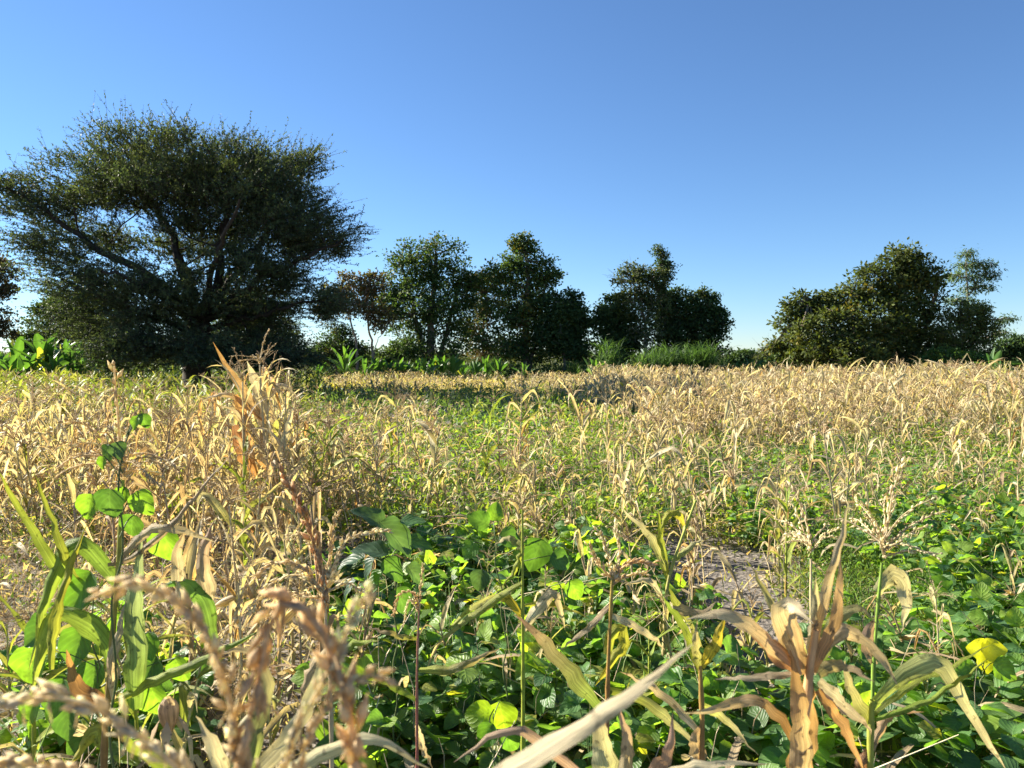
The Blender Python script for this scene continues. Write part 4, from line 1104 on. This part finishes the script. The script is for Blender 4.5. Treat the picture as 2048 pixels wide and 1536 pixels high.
    tag(mb.build('soil_clods', M_STALK), 'small grey clods of soil lying on the field', 'clods', None, 'stuff')
    # fallen maize blades
    n = 9000
    x, y = scatter(rng, n, 1.2, 16, .76, .8); px, py = to_px(x, y)
    d = np.where(px < 760, .95, .7) * np.where(zone(px, py, SOIL_ZONES), .3, 1)
    k = rng.uniform(0, 1, n) < d; x, y = x[k], y[k]; m = len(x)
    c0, c1 = leaf_cols(rng, m, 1.0); t = rng.uniform(0, .7, (m, 1)); c0, c1 = mix(c0, TAN, t), mix(c1, BROWN, t * .7)
    mb = MB(); maize_leaves(mb, rng, np.stack([x, y, gz(x, y) + rng.uniform(.01, 1, m) ** 2 * np.where(px[k] > 500, .30, .14)], 1), rng.uniform(0, 6.28, m), rng.uniform(-.4, .7, m), rng.uniform(.15, .45, m), rng.uniform(.02, .045, m), 0, S=5, cols=3, c0=c0, c1=c1, lift=.012)
    tag(mb.build('fallen_blades', M_MAIZE), 'fallen dry maize blades littering the soil', 'leaf litter', None, 'stuff')
low_growth()

# ================================================================ FOREGROUND PLANTS READ OFF THE PHOTO
PINK = np.array([.46, .28, .20]); GREY = np.array([.30, .34, .20])
def hero(label, seed, D, stalk, leaves=(), branches=(), tassel=None, ears=(), srad=.009, scol=YGREEN, scol2=None, base=None):
    """stalk: pixel path top-down last; every path is (px, py[, depth offset in m]) at depth D"""
    rng = np.random.RandomState(seed)
    W = lambda q: at(q[0], q[1], D + (q[2] if len(q) > 2 else 0))
    top = [W(q) for q in stalk]
    bx = top[0][0] if base is None else W(base)[0]
    g = np.array([bx, D, float(gz(bx, D))])
    root = thing('maize_plant', tuple(g), label, 'maize')
    sb = MB(); sp = spline([g + [0, 0, -.03]] + top, 18)
    r = np.linspace(srad, srad * .45, 18); r[3::4] *= 1.3
    c2 = scol if scol2 is None else scol2
    tube(sb, sp - g, r, 7, np.clip(mix(scol, c2, np.linspace(0, 1, 18)[:, None]) * rng.uniform(.85, 1.1, (18, 1)), 0, .8))
    sb.build('stalk', M_STALK, root)
    for (pts, wpx, c0, c1, *rest) in leaves:
        face = rest[0] if rest else .5
        tw = rest[1] if len(rest) > 1 else rng.normal(0, .5)
        P = spline([W(q) for q in pts], 15)
        P[:, 1] += np.sin(np.linspace(0, 3, 15)) * rng.normal(0, .02); P[2:-1] += rng.normal(0, .0010, (12, 3)) * min(D, 2.0)
        s = np.linspace(0, 1, 15)
        prof = (.55 + .45 * sstep(s / .3)) * np.clip(1 - s ** 2.6, .03, 1)
        T = nrm(np.gradient(P, axis=0))
        nv = nrm(np.array([0, -1.0, 0]) * face + np.array([0.15, 0, 1.0]) * (1 - face))
        side = nrm(np.cross(T, nv)); nn = np.cross(side, T); a = (tw * (s - .3))[:, None]
        side = side * np.cos(a) + nn * np.sin(a)
        lb = MB()
        t = np.clip(s + rng.normal(0, .08), 0, 1)[:, None]
        strip(lb, (P - g)[None], side[None], (wpx * D / FPX * .5 * prof)[None], (np.asarray(c0) * (1 - t) + np.asarray(c1) * t)[None], rng.uniform(.1, .6) + rng.normal(0, .10, (1, 15)), 5, wav=.19, rng=rng)
        lb.build('leaf', M_MAIZE, root)
    if tassel:
        tb = MB(); size, n, tc = tassel[:3]
        tassel_into(tb, rng, sp[-1] - g, sp[-1] - sp[-3], size, n, tc, S=8, rad=tassel[3] if len(tassel) > 3 else .004, droop=tassel[4] if len(tassel) > 4 else 1.0)
        tb.build('tassel', M_TASSEL, root)
    if branches:
        tr = link('tassel', None, root)
        for (pts, rad, bc) in branches:
            bb = MB(); fat = 1.0; branch_into(bb, rng, spline([W(q) - g for q in pts], 16), rad, np.asarray(bc), True, step=rad * .62, fat=fat)
            bb.build('tassel_branch', M_TASSEL, tr)
    for (q, dr, L, wd, ec) in ears:
        eb = MB(); ear_into(eb, rng, W(q) - g, dr, L, wd, np.asarray(ec)); eb.build('ear', M_MAIZE, root)
    return root

TB, TP, TR = np.array([.74, .60, .36]), np.array([.78, .67, .44]), np.array([.70, .52, .30])
ORP = mix(ORANGE, PALE, .45); SALM = np.array([.55, .32, .14])
hero('stout orange dried maize whose withered leaves splay out at the top', 601, 1.35, [(1606, 1530), (1612, 1430), (1620, 1335), (1632, 1260)],
     [([(1606, 1620), (1612, 1480), (1618, 1390), (1622, 1330)], 72, mix(ORANGE, STRAW, .45), ORANGE * 1.05, .9, .1), ([(1598, 1600, -.02), (1604, 1480, -.03), (1600, 1400, -.03), (1580, 1300, -.03)], 56, STRAW, ORANGE, .8, .2),
      ([(1622, 1350), (1650, 1230), (1684, 1110), (1700, 1000)], 28, ORP, PALE, .9, .3), ([(1626, 1345), (1662, 1240), (1676, 1150), (1682, 1110)], 30, SALM, ORP, .9, .3),
      ([(1604, 1350), (1588, 1280), (1570, 1228), (1592, 1216, -.03), (1628, 1248, -.06)], 70, ORANGE, PALE, .7, .2), ([(1595, 1335), (1520, 1262), (1450, 1226), (1372, 1238)], 46, ORP, PALE, .45, .4),
      ([(1600, 1340), (1545, 1292), (1500, 1255), (1480, 1262)], 50, BROWN * 1.6, TAN, .6, .3), ([(1602, 1345), (1520, 1350), (1428, 1358)], 20, TAN, PALE, .4, .4),
      ([(1636, 1315), (1690, 1268), (1740, 1285), (1775, 1322), (1797, 1372)], 44, ORP, PALE * .9, .5, -.5), ([(1636, 1348), (1700, 1346), (1752, 1366)], 34, mix(YGREEN, TAN, .5), TAN, .5, .2),
      ([(1636, 1380), (1680, 1440), (1712, 1505), (1730, 1545)], 30, ORANGE, SALM, .7, .5), ([(1596, 1500), (1565, 1440), (1512, 1414), (1440, 1430), (1368, 1428)], 30, ORANGE, PALE, .5, .6),
      ([(1640, 1360), (1690, 1410), (1740, 1455), (1742, 1470)], 36, PALE * .9, TAN, .6, .4), ([(1636, 1330, .1), (1664, 1280, .14), (1700, 1232, .16), (1735, 1224, .16), (1756, 1250, .15)], 44, LGREEN, mix(TAN, YGREEN, .3), .6, .2),
      ([(1626, 1350), (1640, 1250), (1634, 1150)], 34, PALE, mix(PALE, YGREEN, .35), .9, .1), ([(1600, 1350, -.02), (1560, 1240, .02), (1500, 1130, .05)], 26, STRAW, mix(YGREEN, STRAW, .4), .8, .3)],
     srad=.014, scol=STRAW, scol2=SALM)
hero('slim maize with a small spread tassel just left of the taller tassel', 602, 2.35, [(1622, 1330), (1622, 1200), (1622, 1118)], [([(1622, 1330), (1600, 1280), (1560, 1260)], 22, YGREEN, STRAW)], tassel=(.20, 10, TP, .0062), srad=.007, scol=YGREEN, scol2=STRAW)
hero('slim maize with a tall spiky tassel and one pale drooping leaf', 603, 2.2, [(1745, 1400), (1752, 1260), (1764, 1125)],
     [([(1755, 1185), (1790, 1150), (1812, 1178), (1806, 1255)], 46, mix(YGREEN, PALE, .5), PALE, .85, .1), ([(1750, 1330), (1740, 1270), (1760, 1230)], 34, TAN, PINK, .8)], tassel=(.26, 13, TP, .0064, .8), srad=.008, scol=LGREEN * .8, scol2=LGREEN)
hero('maize with long straw leaf hanging down beside yellow-green blades', 604, 1.65, [(1740, 1530), (1744, 1400)],
     [([(1745, 1415), (1800, 1352), (1868, 1322), (1893, 1338), (1938, 1425), (1985, 1500), (2012, 1540)], 44, mix(LGREEN, YGREEN, .5), PALE, .7, .3), ([(1750, 1440), (1850, 1390), (1940, 1335), (1975, 1315)], 16, LGREEN, YGREEN, .5),
      ([(1745, 1430), (1840, 1370), (1900, 1345), (1985, 1290)], 15, YGREEN, YGREEN, .5), ([(1745, 1450), (1700, 1370), (1690, 1320)], 30, YGREEN, STRAW, .6), ([(1745, 1500), (1790, 1440), (1850, 1425)], 24, TAN, SALM, .5), ([(1738, 1500), (1715, 1560), (1700, 1600)], 34, BROWN, BROWN, .6)],
     srad=.012, scol=BROWN, scol2=YGREEN)
hero('maize with a huge arching tassel hanging its beaded branches before everything else', 605, .50, [(640, 1900), (600, 1760), (590, 1700)],
     [([(600, 1850), (700, 1640), (840, 1560)], 60, mix(YGREEN, PALE, .5), PALE, .5)],
     [([(590, 1700), (520, 1590), (478, 1480), (440, 1330), (390, 1240), (330, 1186), (265, 1168), (205, 1190)], .0053, TB),
      ([(590, 1700), (420, 1590), (300, 1490), (210, 1424), (120, 1396), (0, 1404), (-80, 1425)], .0058, TP),
      ([(590, 1700), (700, 1590), (706, 1470), (668, 1320), (625, 1236), (585, 1196), (548, 1222), (528, 1300), (508, 1400), (480, 1510), (470, 1600)], .0076, TR),
      ([(590, 1700), (570, 1560), (592, 1460), (632, 1388), (682, 1290), (734, 1180)], .0040, TP), ([(590, 1700), (590, 1560), (640, 1440), (700, 1360), (765, 1352)], .0042, TB),
      ([(590, 1700), (400, 1620), (200, 1560), (60, 1530), (-60, 1540)], .0050, TB)],
     srad=.010, scol=YGREEN, scol2=STRAW)
hero('maize with one long straw blade slanting up across the beans', 606, .60, [(880, 1900), (900, 1700), (905, 1640)],
     [([(905, 1640), (960, 1560), (1100, 1468), (1250, 1376), (1385, 1286)], 62, PALE * 1.08, PALE, .35, .2)], srad=.010, scol=YGREEN, scol2=STRAW)
hero('green maize with bright arching blades, purple lower stalk and tall tassel', 607, 1.95, [(208, 1530), (222, 1320), (238, 1110), (246, 960)],
     [([(150, 1180, .1), (110, 1140), (50, 1040), (-8, 935)], 26, LGREEN, YGREEN, .8), ([(165, 1170, .1), (140, 1120), (110, 1040), (66, 940)], 24, YGREEN, YGREEN, .8),
      ([(240, 1175), (198, 1118), (160, 1084), (128, 1102), (95, 1190), (58, 1340)], 50, LGREEN, YGREEN, .6, .3), ([(100, 1340, -.1), (130, 1200, -.05), (178, 1045)], 28, YGREEN, mix(YGREEN, YELLOW, .4), .8),
      ([(226, 1340), (200, 1268), (150, 1230), (102, 1240), (62, 1390)], 50, LGREEN * 1.1, YGREEN, .7, .3), ([(268, 1420), (270, 1300), (268, 1200), (284, 1070)], 60, LGREEN, GREY, .9, .1),
      ([(425, 1280), (405, 1208), (362, 1166), (316, 1172)], 46, LGREEN, GREEN * 1.6, .6, .2), ([(230, 1400), (330, 1350), (430, 1306), (530, 1255)], 28, YGREEN, LGREEN, .6, .2),
      ([(215, 1130), (255, 1120), (330, 1060), (372, 1012), (480, 890)], 16, TAN, TAN, .7), ([(238, 1120), (300, 1060), (365, 1058), (430, 1084)], 26, TAN, PALE, .6),
      ([(420, 1240, .1), (400, 1130, .05), (415, 1065), (430, 1040)], 48, PALE * .9, PINK, .8, .4), ([(360, 1210), (352, 1120), (368, 1060)], 34, PALE, TAN, .8),
      ([(215, 1430), (190, 1400), (150, 1380), (132, 1300)], 40, BROWN, ORANGE, .7), ([(222, 1400), (240, 1290), (255, 1200)], 34, ORP, PALE, .9, .1), ([(208, 1500), (180, 1470), (140, 1530)], 44, YGREEN, mix(YGREEN, YELLOW, .5), .8)],
     tassel=(.26, 12, TB, .0066, 1.6), ears=[((335, 1395), (.05, 0, -1), .10, .026, mix(PALE, BROWN, .45))], srad=.010, scol=REDSTEM, scol2=YGREEN)
hero('maize with stiff rust coloured tassel spike and drooping beaded branches', 608, 1.95, [(662, 1420), (655, 1300), (650, 1215)],
     [([(656, 1340), (690, 1300), (760, 1280)], 22, LGREEN, YGREEN), ([(655, 1300), (620, 1340), (600, 1420)], 34, STRAW, TAN)],
     [([(650, 1225), (640, 1140), (612, 1040), (568, 950)], 0.0119, (.52, .34, .18)), ([(648, 1190), (602, 1132), (545, 1128), (490, 1180), (470, 1245)], 0.0077, TB), ([(648, 1180), (596, 1150), (540, 1170), (500, 1225)], 0.0070, TP),
      ([(655, 1160), (690, 1085), (730, 1066), (775, 1062)], 0.0073, TP), ([(654, 1160), (662, 1090), (672, 1030)], 0.0070, TB), ([(655, 1185), (690, 1165), (722, 1180)], 0.0070, TP), ([(648, 1200), (580, 1190), (530, 1240)], 0.0063, TB), ([(650, 1210), (640, 1120), (600, 1070), (575, 1075)], 0.0063, TP)],
     srad=.008, scol=TAN, scol2=STRAW)
hero('upright yellow-green maize with narrow blades rising out of the beans', 609, 2.6, [(1046, 1340), (1045, 1180), (1045, 1020)],
     [([(1045, 1165), (1010, 1185), (950, 1225), (860, 1298)], 20, YGREEN, mix(YGREEN, STRAW, .5), .5), ([(1048, 1235), (1000, 1196), (940, 1222), (880, 1275)], 24, YELLOW, YGREEN, .5), ([(1046, 1090), (1030, 1140), (1004, 1172)], 18, YGREEN, YGREEN),
      ([(1046, 1100), (1020, 1080), (990, 1090)], 20, YGREEN, STRAW), ([(1046, 1260), (1090, 1200), (1112, 1190), (1130, 1260)], 30, PALE, STRAW, .6), ([(1046, 1210), (1110, 1215), (1180, 1240)], 14, YGREEN, YELLOW, .5)], tassel=(.15, 6, STRAW, .004), srad=.008, scol=YGREEN, scol2=YGREEN)
hero('red stalked maize with curled yellow leaf and long purplish blade', 610, 2.15, [(1214, 1500), (1216, 1350), (1222, 1210), (1225, 1150)],
     [([(1215, 1310), (1226, 1268), (1246, 1262), (1244, 1300), (1190, 1372)], 34, YGREEN, mix(YGREEN, YELLOW, .5), .7, .3), ([(1205, 1420), (1120, 1320), (1075, 1265), (1028, 1228)], 38, LGREEN, PINK * .7, .6, .2),
      ([(1222, 1210), (1170, 1265), (1120, 1300)], 16, TAN, STRAW), ([(1216, 1380), (1290, 1400), (1350, 1450), (1420, 1520)], 30, YGREEN, PALE, .6, .4), ([(1220, 1230), (1290, 1260), (1330, 1300)], 20, PALE, STRAW, .6)],
     [([(1225, 1160), (1200, 1130), (1178, 1092)], 0.0077, TB), ([(1225, 1160), (1256, 1128), (1310, 1126)], 0.0087, TR), ([(1225, 1165), (1240, 1100), (1232, 1050)], 0.0070, TP), ([(1225, 1170), (1258, 1150), (1290, 1150)], 0.0070, TB), ([(1225, 1160), (1214, 1100), (1196, 1060)], 0.0070, TP)],
     srad=.009, scol=REDSTEM, scol2=mix(REDSTEM, YGREEN, .6))
hero('leaning yellow-green maize at the corner of the bare soil', 611, 3.5, [(1328, 1300), (1334, 1180), (1352, 1110), (1392, 1000)],
     [([(1335, 1150), (1308, 1080), (1270, 1040), (1236, 1010)], 24, YGREEN, PALE, .7), ([(1336, 1160), (1322, 1070), (1318, 1020)], 20, YGREEN, YGREEN, .8), ([(1344, 1120), (1390, 1085), (1410, 1080)], 18, YGREEN, PALE), ([(1336, 1180), (1380, 1250), (1420, 1340)], 24, YGREEN, mix(YGREEN, STRAW, .6), .7),
      ([(1330, 1200), (1300, 1160), (1250, 1170)], 20, PALE, STRAW), ([(1370, 1050), (1352, 1020), (1330, 1030), (1322, 1070)], 24, mix(YGREEN, YELLOW, .5), YGREEN), ([(1332, 1210), (1400, 1225), (1430, 1205)], 26, STRAW, TAN)], srad=.011, scol=TAN, scol2=YGREEN)
hero('red jointed maize stalk with a single thick yellow blade', 612, 1.9, [(1404, 1520), (1404, 1420), (1400, 1330)],
     [([(1402, 1345), (1372, 1262), (1324, 1192)], 22, YGREEN, LGREEN, .7), ([(1402, 1335), (1428, 1285), (1450, 1228)], 30, YELLOW, YELLOW, .8, .1), ([(1404, 1410), (1468, 1458), (1518, 1512)], 22, YGREEN, PALE, .7), ([(1404, 1470), (1330, 1400), (1240, 1345)], 24, PALE, TAN, .6), ([(1402, 1340), (1390, 1290), (1394, 1240)], 22, YGREEN, STRAW, .8), ([(1404, 1530), (1392, 1480), (1410, 1440)], 36, TAN, ORP, .8)],
     srad=.011, scol=REDSTEM, scol2=mix(REDSTEM, YGREEN, .5))
hero('thin red maize stalk with three short narrow blades and a drooping tassel', 613, 2.2, [(834, 1480), (834, 1340), (838, 1220)],
     [([(835, 1278), (782, 1264), (728, 1252)], 14, YGREEN, PINK), ([(838, 1340), (920, 1322), (1002, 1294)], 22, YGREEN, TAN, .6), ([(832, 1400), (770, 1366), (694, 1348)], 18, LGREEN, YGREEN), ([(834, 1450), (846, 1500), (866, 1540)], 20, PALE, TAN)],
     [([(838, 1225), (830, 1188), (800, 1188), (786, 1230)], .0045, TR), ([(838, 1222), (842, 1170), (846, 1130)], .0045, TB), ([(838, 1224), (820, 1200), (806, 1250)], .004, TP)], srad=.006, scol=REDSTEM, scol2=mix(REDSTEM, TAN, .5))
hero('maize with pale striped upright leaves and a pink-edged curling blade', 614, 1.28, [(1228, 1640), (1226, 1560)],
     [([(1224, 1640), (1212, 1520), (1192, 1422)], 66, mix(LGREEN, PALE, .5), PALE, .9, .1), ([(1232, 1640), (1256, 1500), (1240, 1418)], 46, mix(LGREEN, PALE, .6), PINK, .9, .2), ([(1220, 1600), (1090, 1484), (1040, 1458), (980, 1470), (908, 1524)], 30, PINK, mix(PINK, PALE, .4), .5, .3),
      ([(1236, 1620), (1300, 1530), (1334, 1480), (1344, 1424)], 38, SALM, PINK, .7, .4), ([(1236, 1640), (1320, 1560), (1420, 1530), (1540, 1528)], 26, PALE, PALE, .4)], srad=.013, scol=LGREEN)
hero('maize with low pale leaves under the arching tassel', 615, 1.15, [(470, 1660), (472, 1560)],
     [([(470, 1620), (430, 1500), (392, 1432)], 50, mix(LGREEN, PALE, .6), PALE, .9, .2), ([(474, 1600), (520, 1440), (540, 1360), (500, 1300), (440, 1310)], 44, LGREEN, mix(PINK, PALE, .5), .7, .3), ([(474, 1620), (620, 1530), (740, 1490), (860, 1540)], 44, mix(YGREEN, PALE, .5), PALE, .6, .3),
      ([(468, 1620), (330, 1560), (250, 1500), (236, 1440)], 40, LGREEN, YGREEN, .6), ([(474, 1600), (600, 1440), (640, 1330), (610, 1290)], 44, PALE * .9, mix(PALE, LGREEN, .3), .7, .3), ([(472, 1600), (470, 1500), (500, 1430), (560, 1420)], 36, YGREEN, PALE, .8)], srad=.012, scol=LGREEN)
hero('tallest dry maize of the clump with broad orange and straw blades', 616, 5.7, [(540, 1060), (530, 900), (522, 780), (520, 730)],
     [([(560, 900), (510, 815), (455, 735), (426, 684)], 24, STRAW, ORANGE, .8, .2), ([(524, 850), (512, 775), (494, 722)], 34, PALE, PALE, .9, .1), ([(470, 790), (494, 870), (512, 960)], 26, ORANGE, ORP, .8, .2), ([(535, 940), (528, 1010), (482, 1092)], 28, ORANGE * .8, BROWN * 1.4, .8, .3),
      ([(536, 1000), (532, 930), (520, 860)], 40, PALE, TAN, .9, .1), ([(540, 960), (570, 880), (590, 800)], 20, PALE, PALE, .8), ([(470, 850), (490, 910), (530, 970)], 26, BROWN * 1.5, ORANGE, .8), ([(526, 800), (560, 770), (592, 790)], 22, PALE, PALE, .6), ([(528, 840), (460, 790), (400, 800)], 16, ORANGE, STRAW, .6),
      ([(530, 900), (480, 830), (440, 810)], 18, PALE, STRAW), ([(540, 1010), (500, 930), (466, 880), (452, 870)], 24, ORANGE, STRAW)],
     tassel=(.24, 9, PALE, .006), srad=.014, scol=STRAW)

# climbing beans
def face_leaf(root, me, px, py, D, size_px, ang, tilt, g):
    a = math.radians(ang); X = Vector((math.cos(a), 0, math.sin(a)))
    N = (Vector((0, -1, 0)) * (1 - tilt) + Vector((-.2, 0, 1)) * tilt).normalized()
    N = (N - X * N.dot(X)).normalized(); Y = N.cross(X)
    s = size_px * D / FPX
    p = at(px, py, D) - g; p = Vector(p) - X * s * .45
    o = link('leaf', me, root)
    o.matrix_local = Matrix(((X.x * s, Y.x * s, N.x * s, p.x), (X.y * s, Y.y * s, N.y * s, p.y), (X.z * s, Y.z * s, N.z * s, p.z), (0, 0, 0, 1)))
def vine(name, label, seed, D, path, leaves, cols):
    rng = np.random.RandomState(seed)
    P0 = at(path[0][0], path[0][1], D); g = np.array([P0[0], D, float(gz(P0[0], D))])
    root = thing(name, tuple(g), label, 'bean plant')
    pts = [g + [0, 0, -.02]] + [at(q[0], q[1], D - .012) for q in path]
    mb = MB(); tube(mb, spline(pts, 30) - g + np.stack([np.sin(np.arange(30) * .9), np.cos(np.arange(30) * .9), np.zeros(30)], 1) * .008, np.linspace(.004, .002, 30), 5, (.09, .12, .04)); 
    meshes = [bean_leaf_mesh(seed * 7 + i, c) for i, c in enumerate(cols)]
    ps = spline(pts, 60) - g
    for (px, py, sz, ang, tilt, ci) in leaves:
        dd = rng.uniform(-.07, .05)
        face_leaf(root, meshes[ci], px, py, D + dd, sz, ang, tilt, g)
        a = math.radians(ang); e = at(px, py, D + dd) - g - np.array([math.cos(a), 0, math.sin(a)]) * sz * D / FPX * .45
        j = np.argmin(np.linalg.norm(ps - e - [0, 0, -.06], axis=1))
        tube(mb, spline([ps[j], (ps[j] + e) / 2 + [0, 0, .01], e], 5), np.full(5, .0016), 4, (.11, .15, .05))
    mb.build('stem', M_STALK, root)
DKB, MDB, BRB, YLB, SKYB = (.045, .10, .035), (.065, .14, .035), (.10, .19, .035), (.15, .23, .03), (.040, .078, .050)  # last tint: sky reflection painted into a dark leaf colour
vine('climbing_bean', 'bean vine twining up the tasselled green maize with broad leaves', 701, 1.88, [(225, 1350), (238, 1110), (244, 960), (252, 870), (262, 840)],
     [(218, 1008, 70, -96, .1, 0), (178, 1012, 55, -105, .1, 2), (288, 1004, 58, -60, .15, 2), (262, 1052, 53, -105, .1, 1), (246, 990, 38, -100, .1, 2), (288, 842, 35, -85, .45, 1), (272, 846, 29, -110, .45, 2), (214, 906, 40, -110, .45, 0), (238, 900, 39, -70, .45, 4), (206, 925, 28, -100, .45, 2)], [DKB, MDB, BRB, YLB, SKYB])
vine('climbing_bean', 'low bean vine with large pale lit leaves at the foot of the green maize', 702, 2.08, [(200, 1440), (190, 1300), (180, 1200)],
     [(166, 1182, 96, -110, .3, 1), (88, 1262, 76, -130, .3, 0), (62, 1335, 100, -110, .2, 2), (160, 1290, 84, -100, .3, 1), (335, 1088, 84, -70, .1, 2), (300, 1345, 84, -110, .3, 0), (312, 1400, 80, -70, .2, 2), (120, 1392, 80, -100, .3, 1), (245, 1250, 60, -60, .3, 2), (140, 1440, 70, -80, .3, 0), (300, 1290, 60, -80, .4, 1), (60, 1420, 70, -120, .3, 2), (190, 1350, 70, -90, .3, 1), (360, 1340, 60, -70, .3, 2)], [DKB, MDB, BRB, YLB, SKYB])
vine('climbing_bean', 'dark bean vine with bluish sky sheen painted on large leaves beside the rust coloured tassel', 703, 2.7, [(790, 1290), (790, 1180), (770, 1100), (745, 1050)],
     [(738, 1036, 76, 150, .8, 4), (790, 1076, 96, -45, .8, 4), (742, 1104, 76, 170, .8, 4), (704, 1124, 62, -160, .8, 4), (824, 1046, 52, -10, .8, 0), (782, 1140, 58, -60, .8, 0), (740, 1140, 57, -110, .8, 4), (835, 1090, 57, -30, .8, 0), (760, 1165, 57, -100, .8, 1), (830, 1150, 57, -50, .8, 4), (800, 1200, 57, -70, .8, 0), (700, 1180, 52, -120, .8, 4)], [DKB, MDB, BRB, YLB, SKYB])
vine('climbing_bean', 'bean vine with a few big upright leaves near the upright yellow-green maize', 704, 2.75, [(1010, 1280), (1000, 1180), (990, 1080)],
     [(958, 1040, 49, 160, .4, 1), (990, 1024, 40, 80, .2, 2), (1020, 1078, 49, -20, .5, 0), (1072, 1108, 72, -110, .2, 1), (1120, 1122, 48, -30, .5, 0), (940, 1100, 44, -120, .4, 1), (1150, 1180, 48, -60, .4, 2), (960, 1160, 48, -100, .4, 4)], [DKB, MDB, BRB, YLB, SKYB])
vine('bean_plant', 'bean plant with two glowing yellow-green leaves standing above the patch', 705, 2.5, [(985, 1490), (984, 1450), (984, 1420)],
     [(958, 1432, 66, -170, .2, 3), (1004, 1434, 72, -80, .1, 3), (975, 1470, 56, -120, .4, 1), (1020, 1480, 52, -50, .4, 1)], [DKB, MDB, BRB, YLB, SKYB])
vine('bean_plant', 'bean plant with bright yellow fading leaves among green ones', 706, 2.9, [(1965, 1400), (1965, 1350), (1968, 1310)],
     [(1955, 1300, 52, 170, .3, 5), (1985, 1300, 50, 0, .3, 5), (1970, 1325, 44, -90, .2, 5), (1930, 1340, 50, -150, .4, 1), (2005, 1340, 54, -40, .4, 2)], [DKB, MDB, BRB, YLB, SKYB, (.46, .38, .03)])

def close_plants():
    rng = np.random.RandomState(811)
    spots = [(60, 1640, 'green', .72), (150, 1600, 'yellow', .74), (300, 1580, 'green', .70), (380, 1640, 'yellow', .75), (460, 1480, 'dry', .72), (540, 1560, 'yellow', .70), (620, 1480, 'brown', .70), (30, 1470, 'yellow', .62), (560, 1400, 'dry', .8), (420, 1400, 'broken', .85),
             (330, 1450, 'yellow', .72), (480, 1330, 'brown', .82), (600, 1340, 'dry', .78), (260, 1500, 'green', .66), (690, 1420, 'broken', .7),
             (880, 1420, 'broken', .62), (960, 1330, 'yellow', .55), (1120, 1420, 'yellow', .55), (1290, 1470, 'green', .55), (1350, 1400, 'dry', .55), (1470, 1420, 'yellow', .6), (1500, 1340, 'broken', .7), (1280, 1300, 'dry', .62), (1180, 1270, 'broken', .66),
             (1850, 1500, 'yellow', .5), (1950, 1440, 'dry', .5), (1560, 1400, 'dry', .5), (1800, 1380, 'broken', .55), (1400, 1290, 'brown', .6), (1100, 1330, 'dry', .5), (780, 1330, 'brown', .6)]
    for px, py, kind, sc in spots:
        g = on_ground(px, py); place_maize(kind, g[0] + rng.normal(0, .04), g[1], rng, sc * rng.uniform(.92, 1.08))
close_plants()
def stray_tall():
    rng = np.random.RandomState(821)
    for px, y, sc, lab in [(1795, 15, .86, 'stray tall dry maize rising above the crop before the large tufted tree'), (1838, 16, .82, 'second stray tall maize beside the one before the tufted tree'),
                           (1948, 12, .80, 'stray tall maize with bent top before the olive bush'), (2020, 10, .80, 'tall dry maize standing alone before the dark bush'), (2044, 9, .72, 'shorter dry maize next to the lone tall one before the dark bush'), (1165, 9.5, .6, 'tall dry stalk standing out of the green swath')]:
        p = at(px, 800, y); place_maize('tall', p[0], y, rng, sc, lab)
stray_tall()
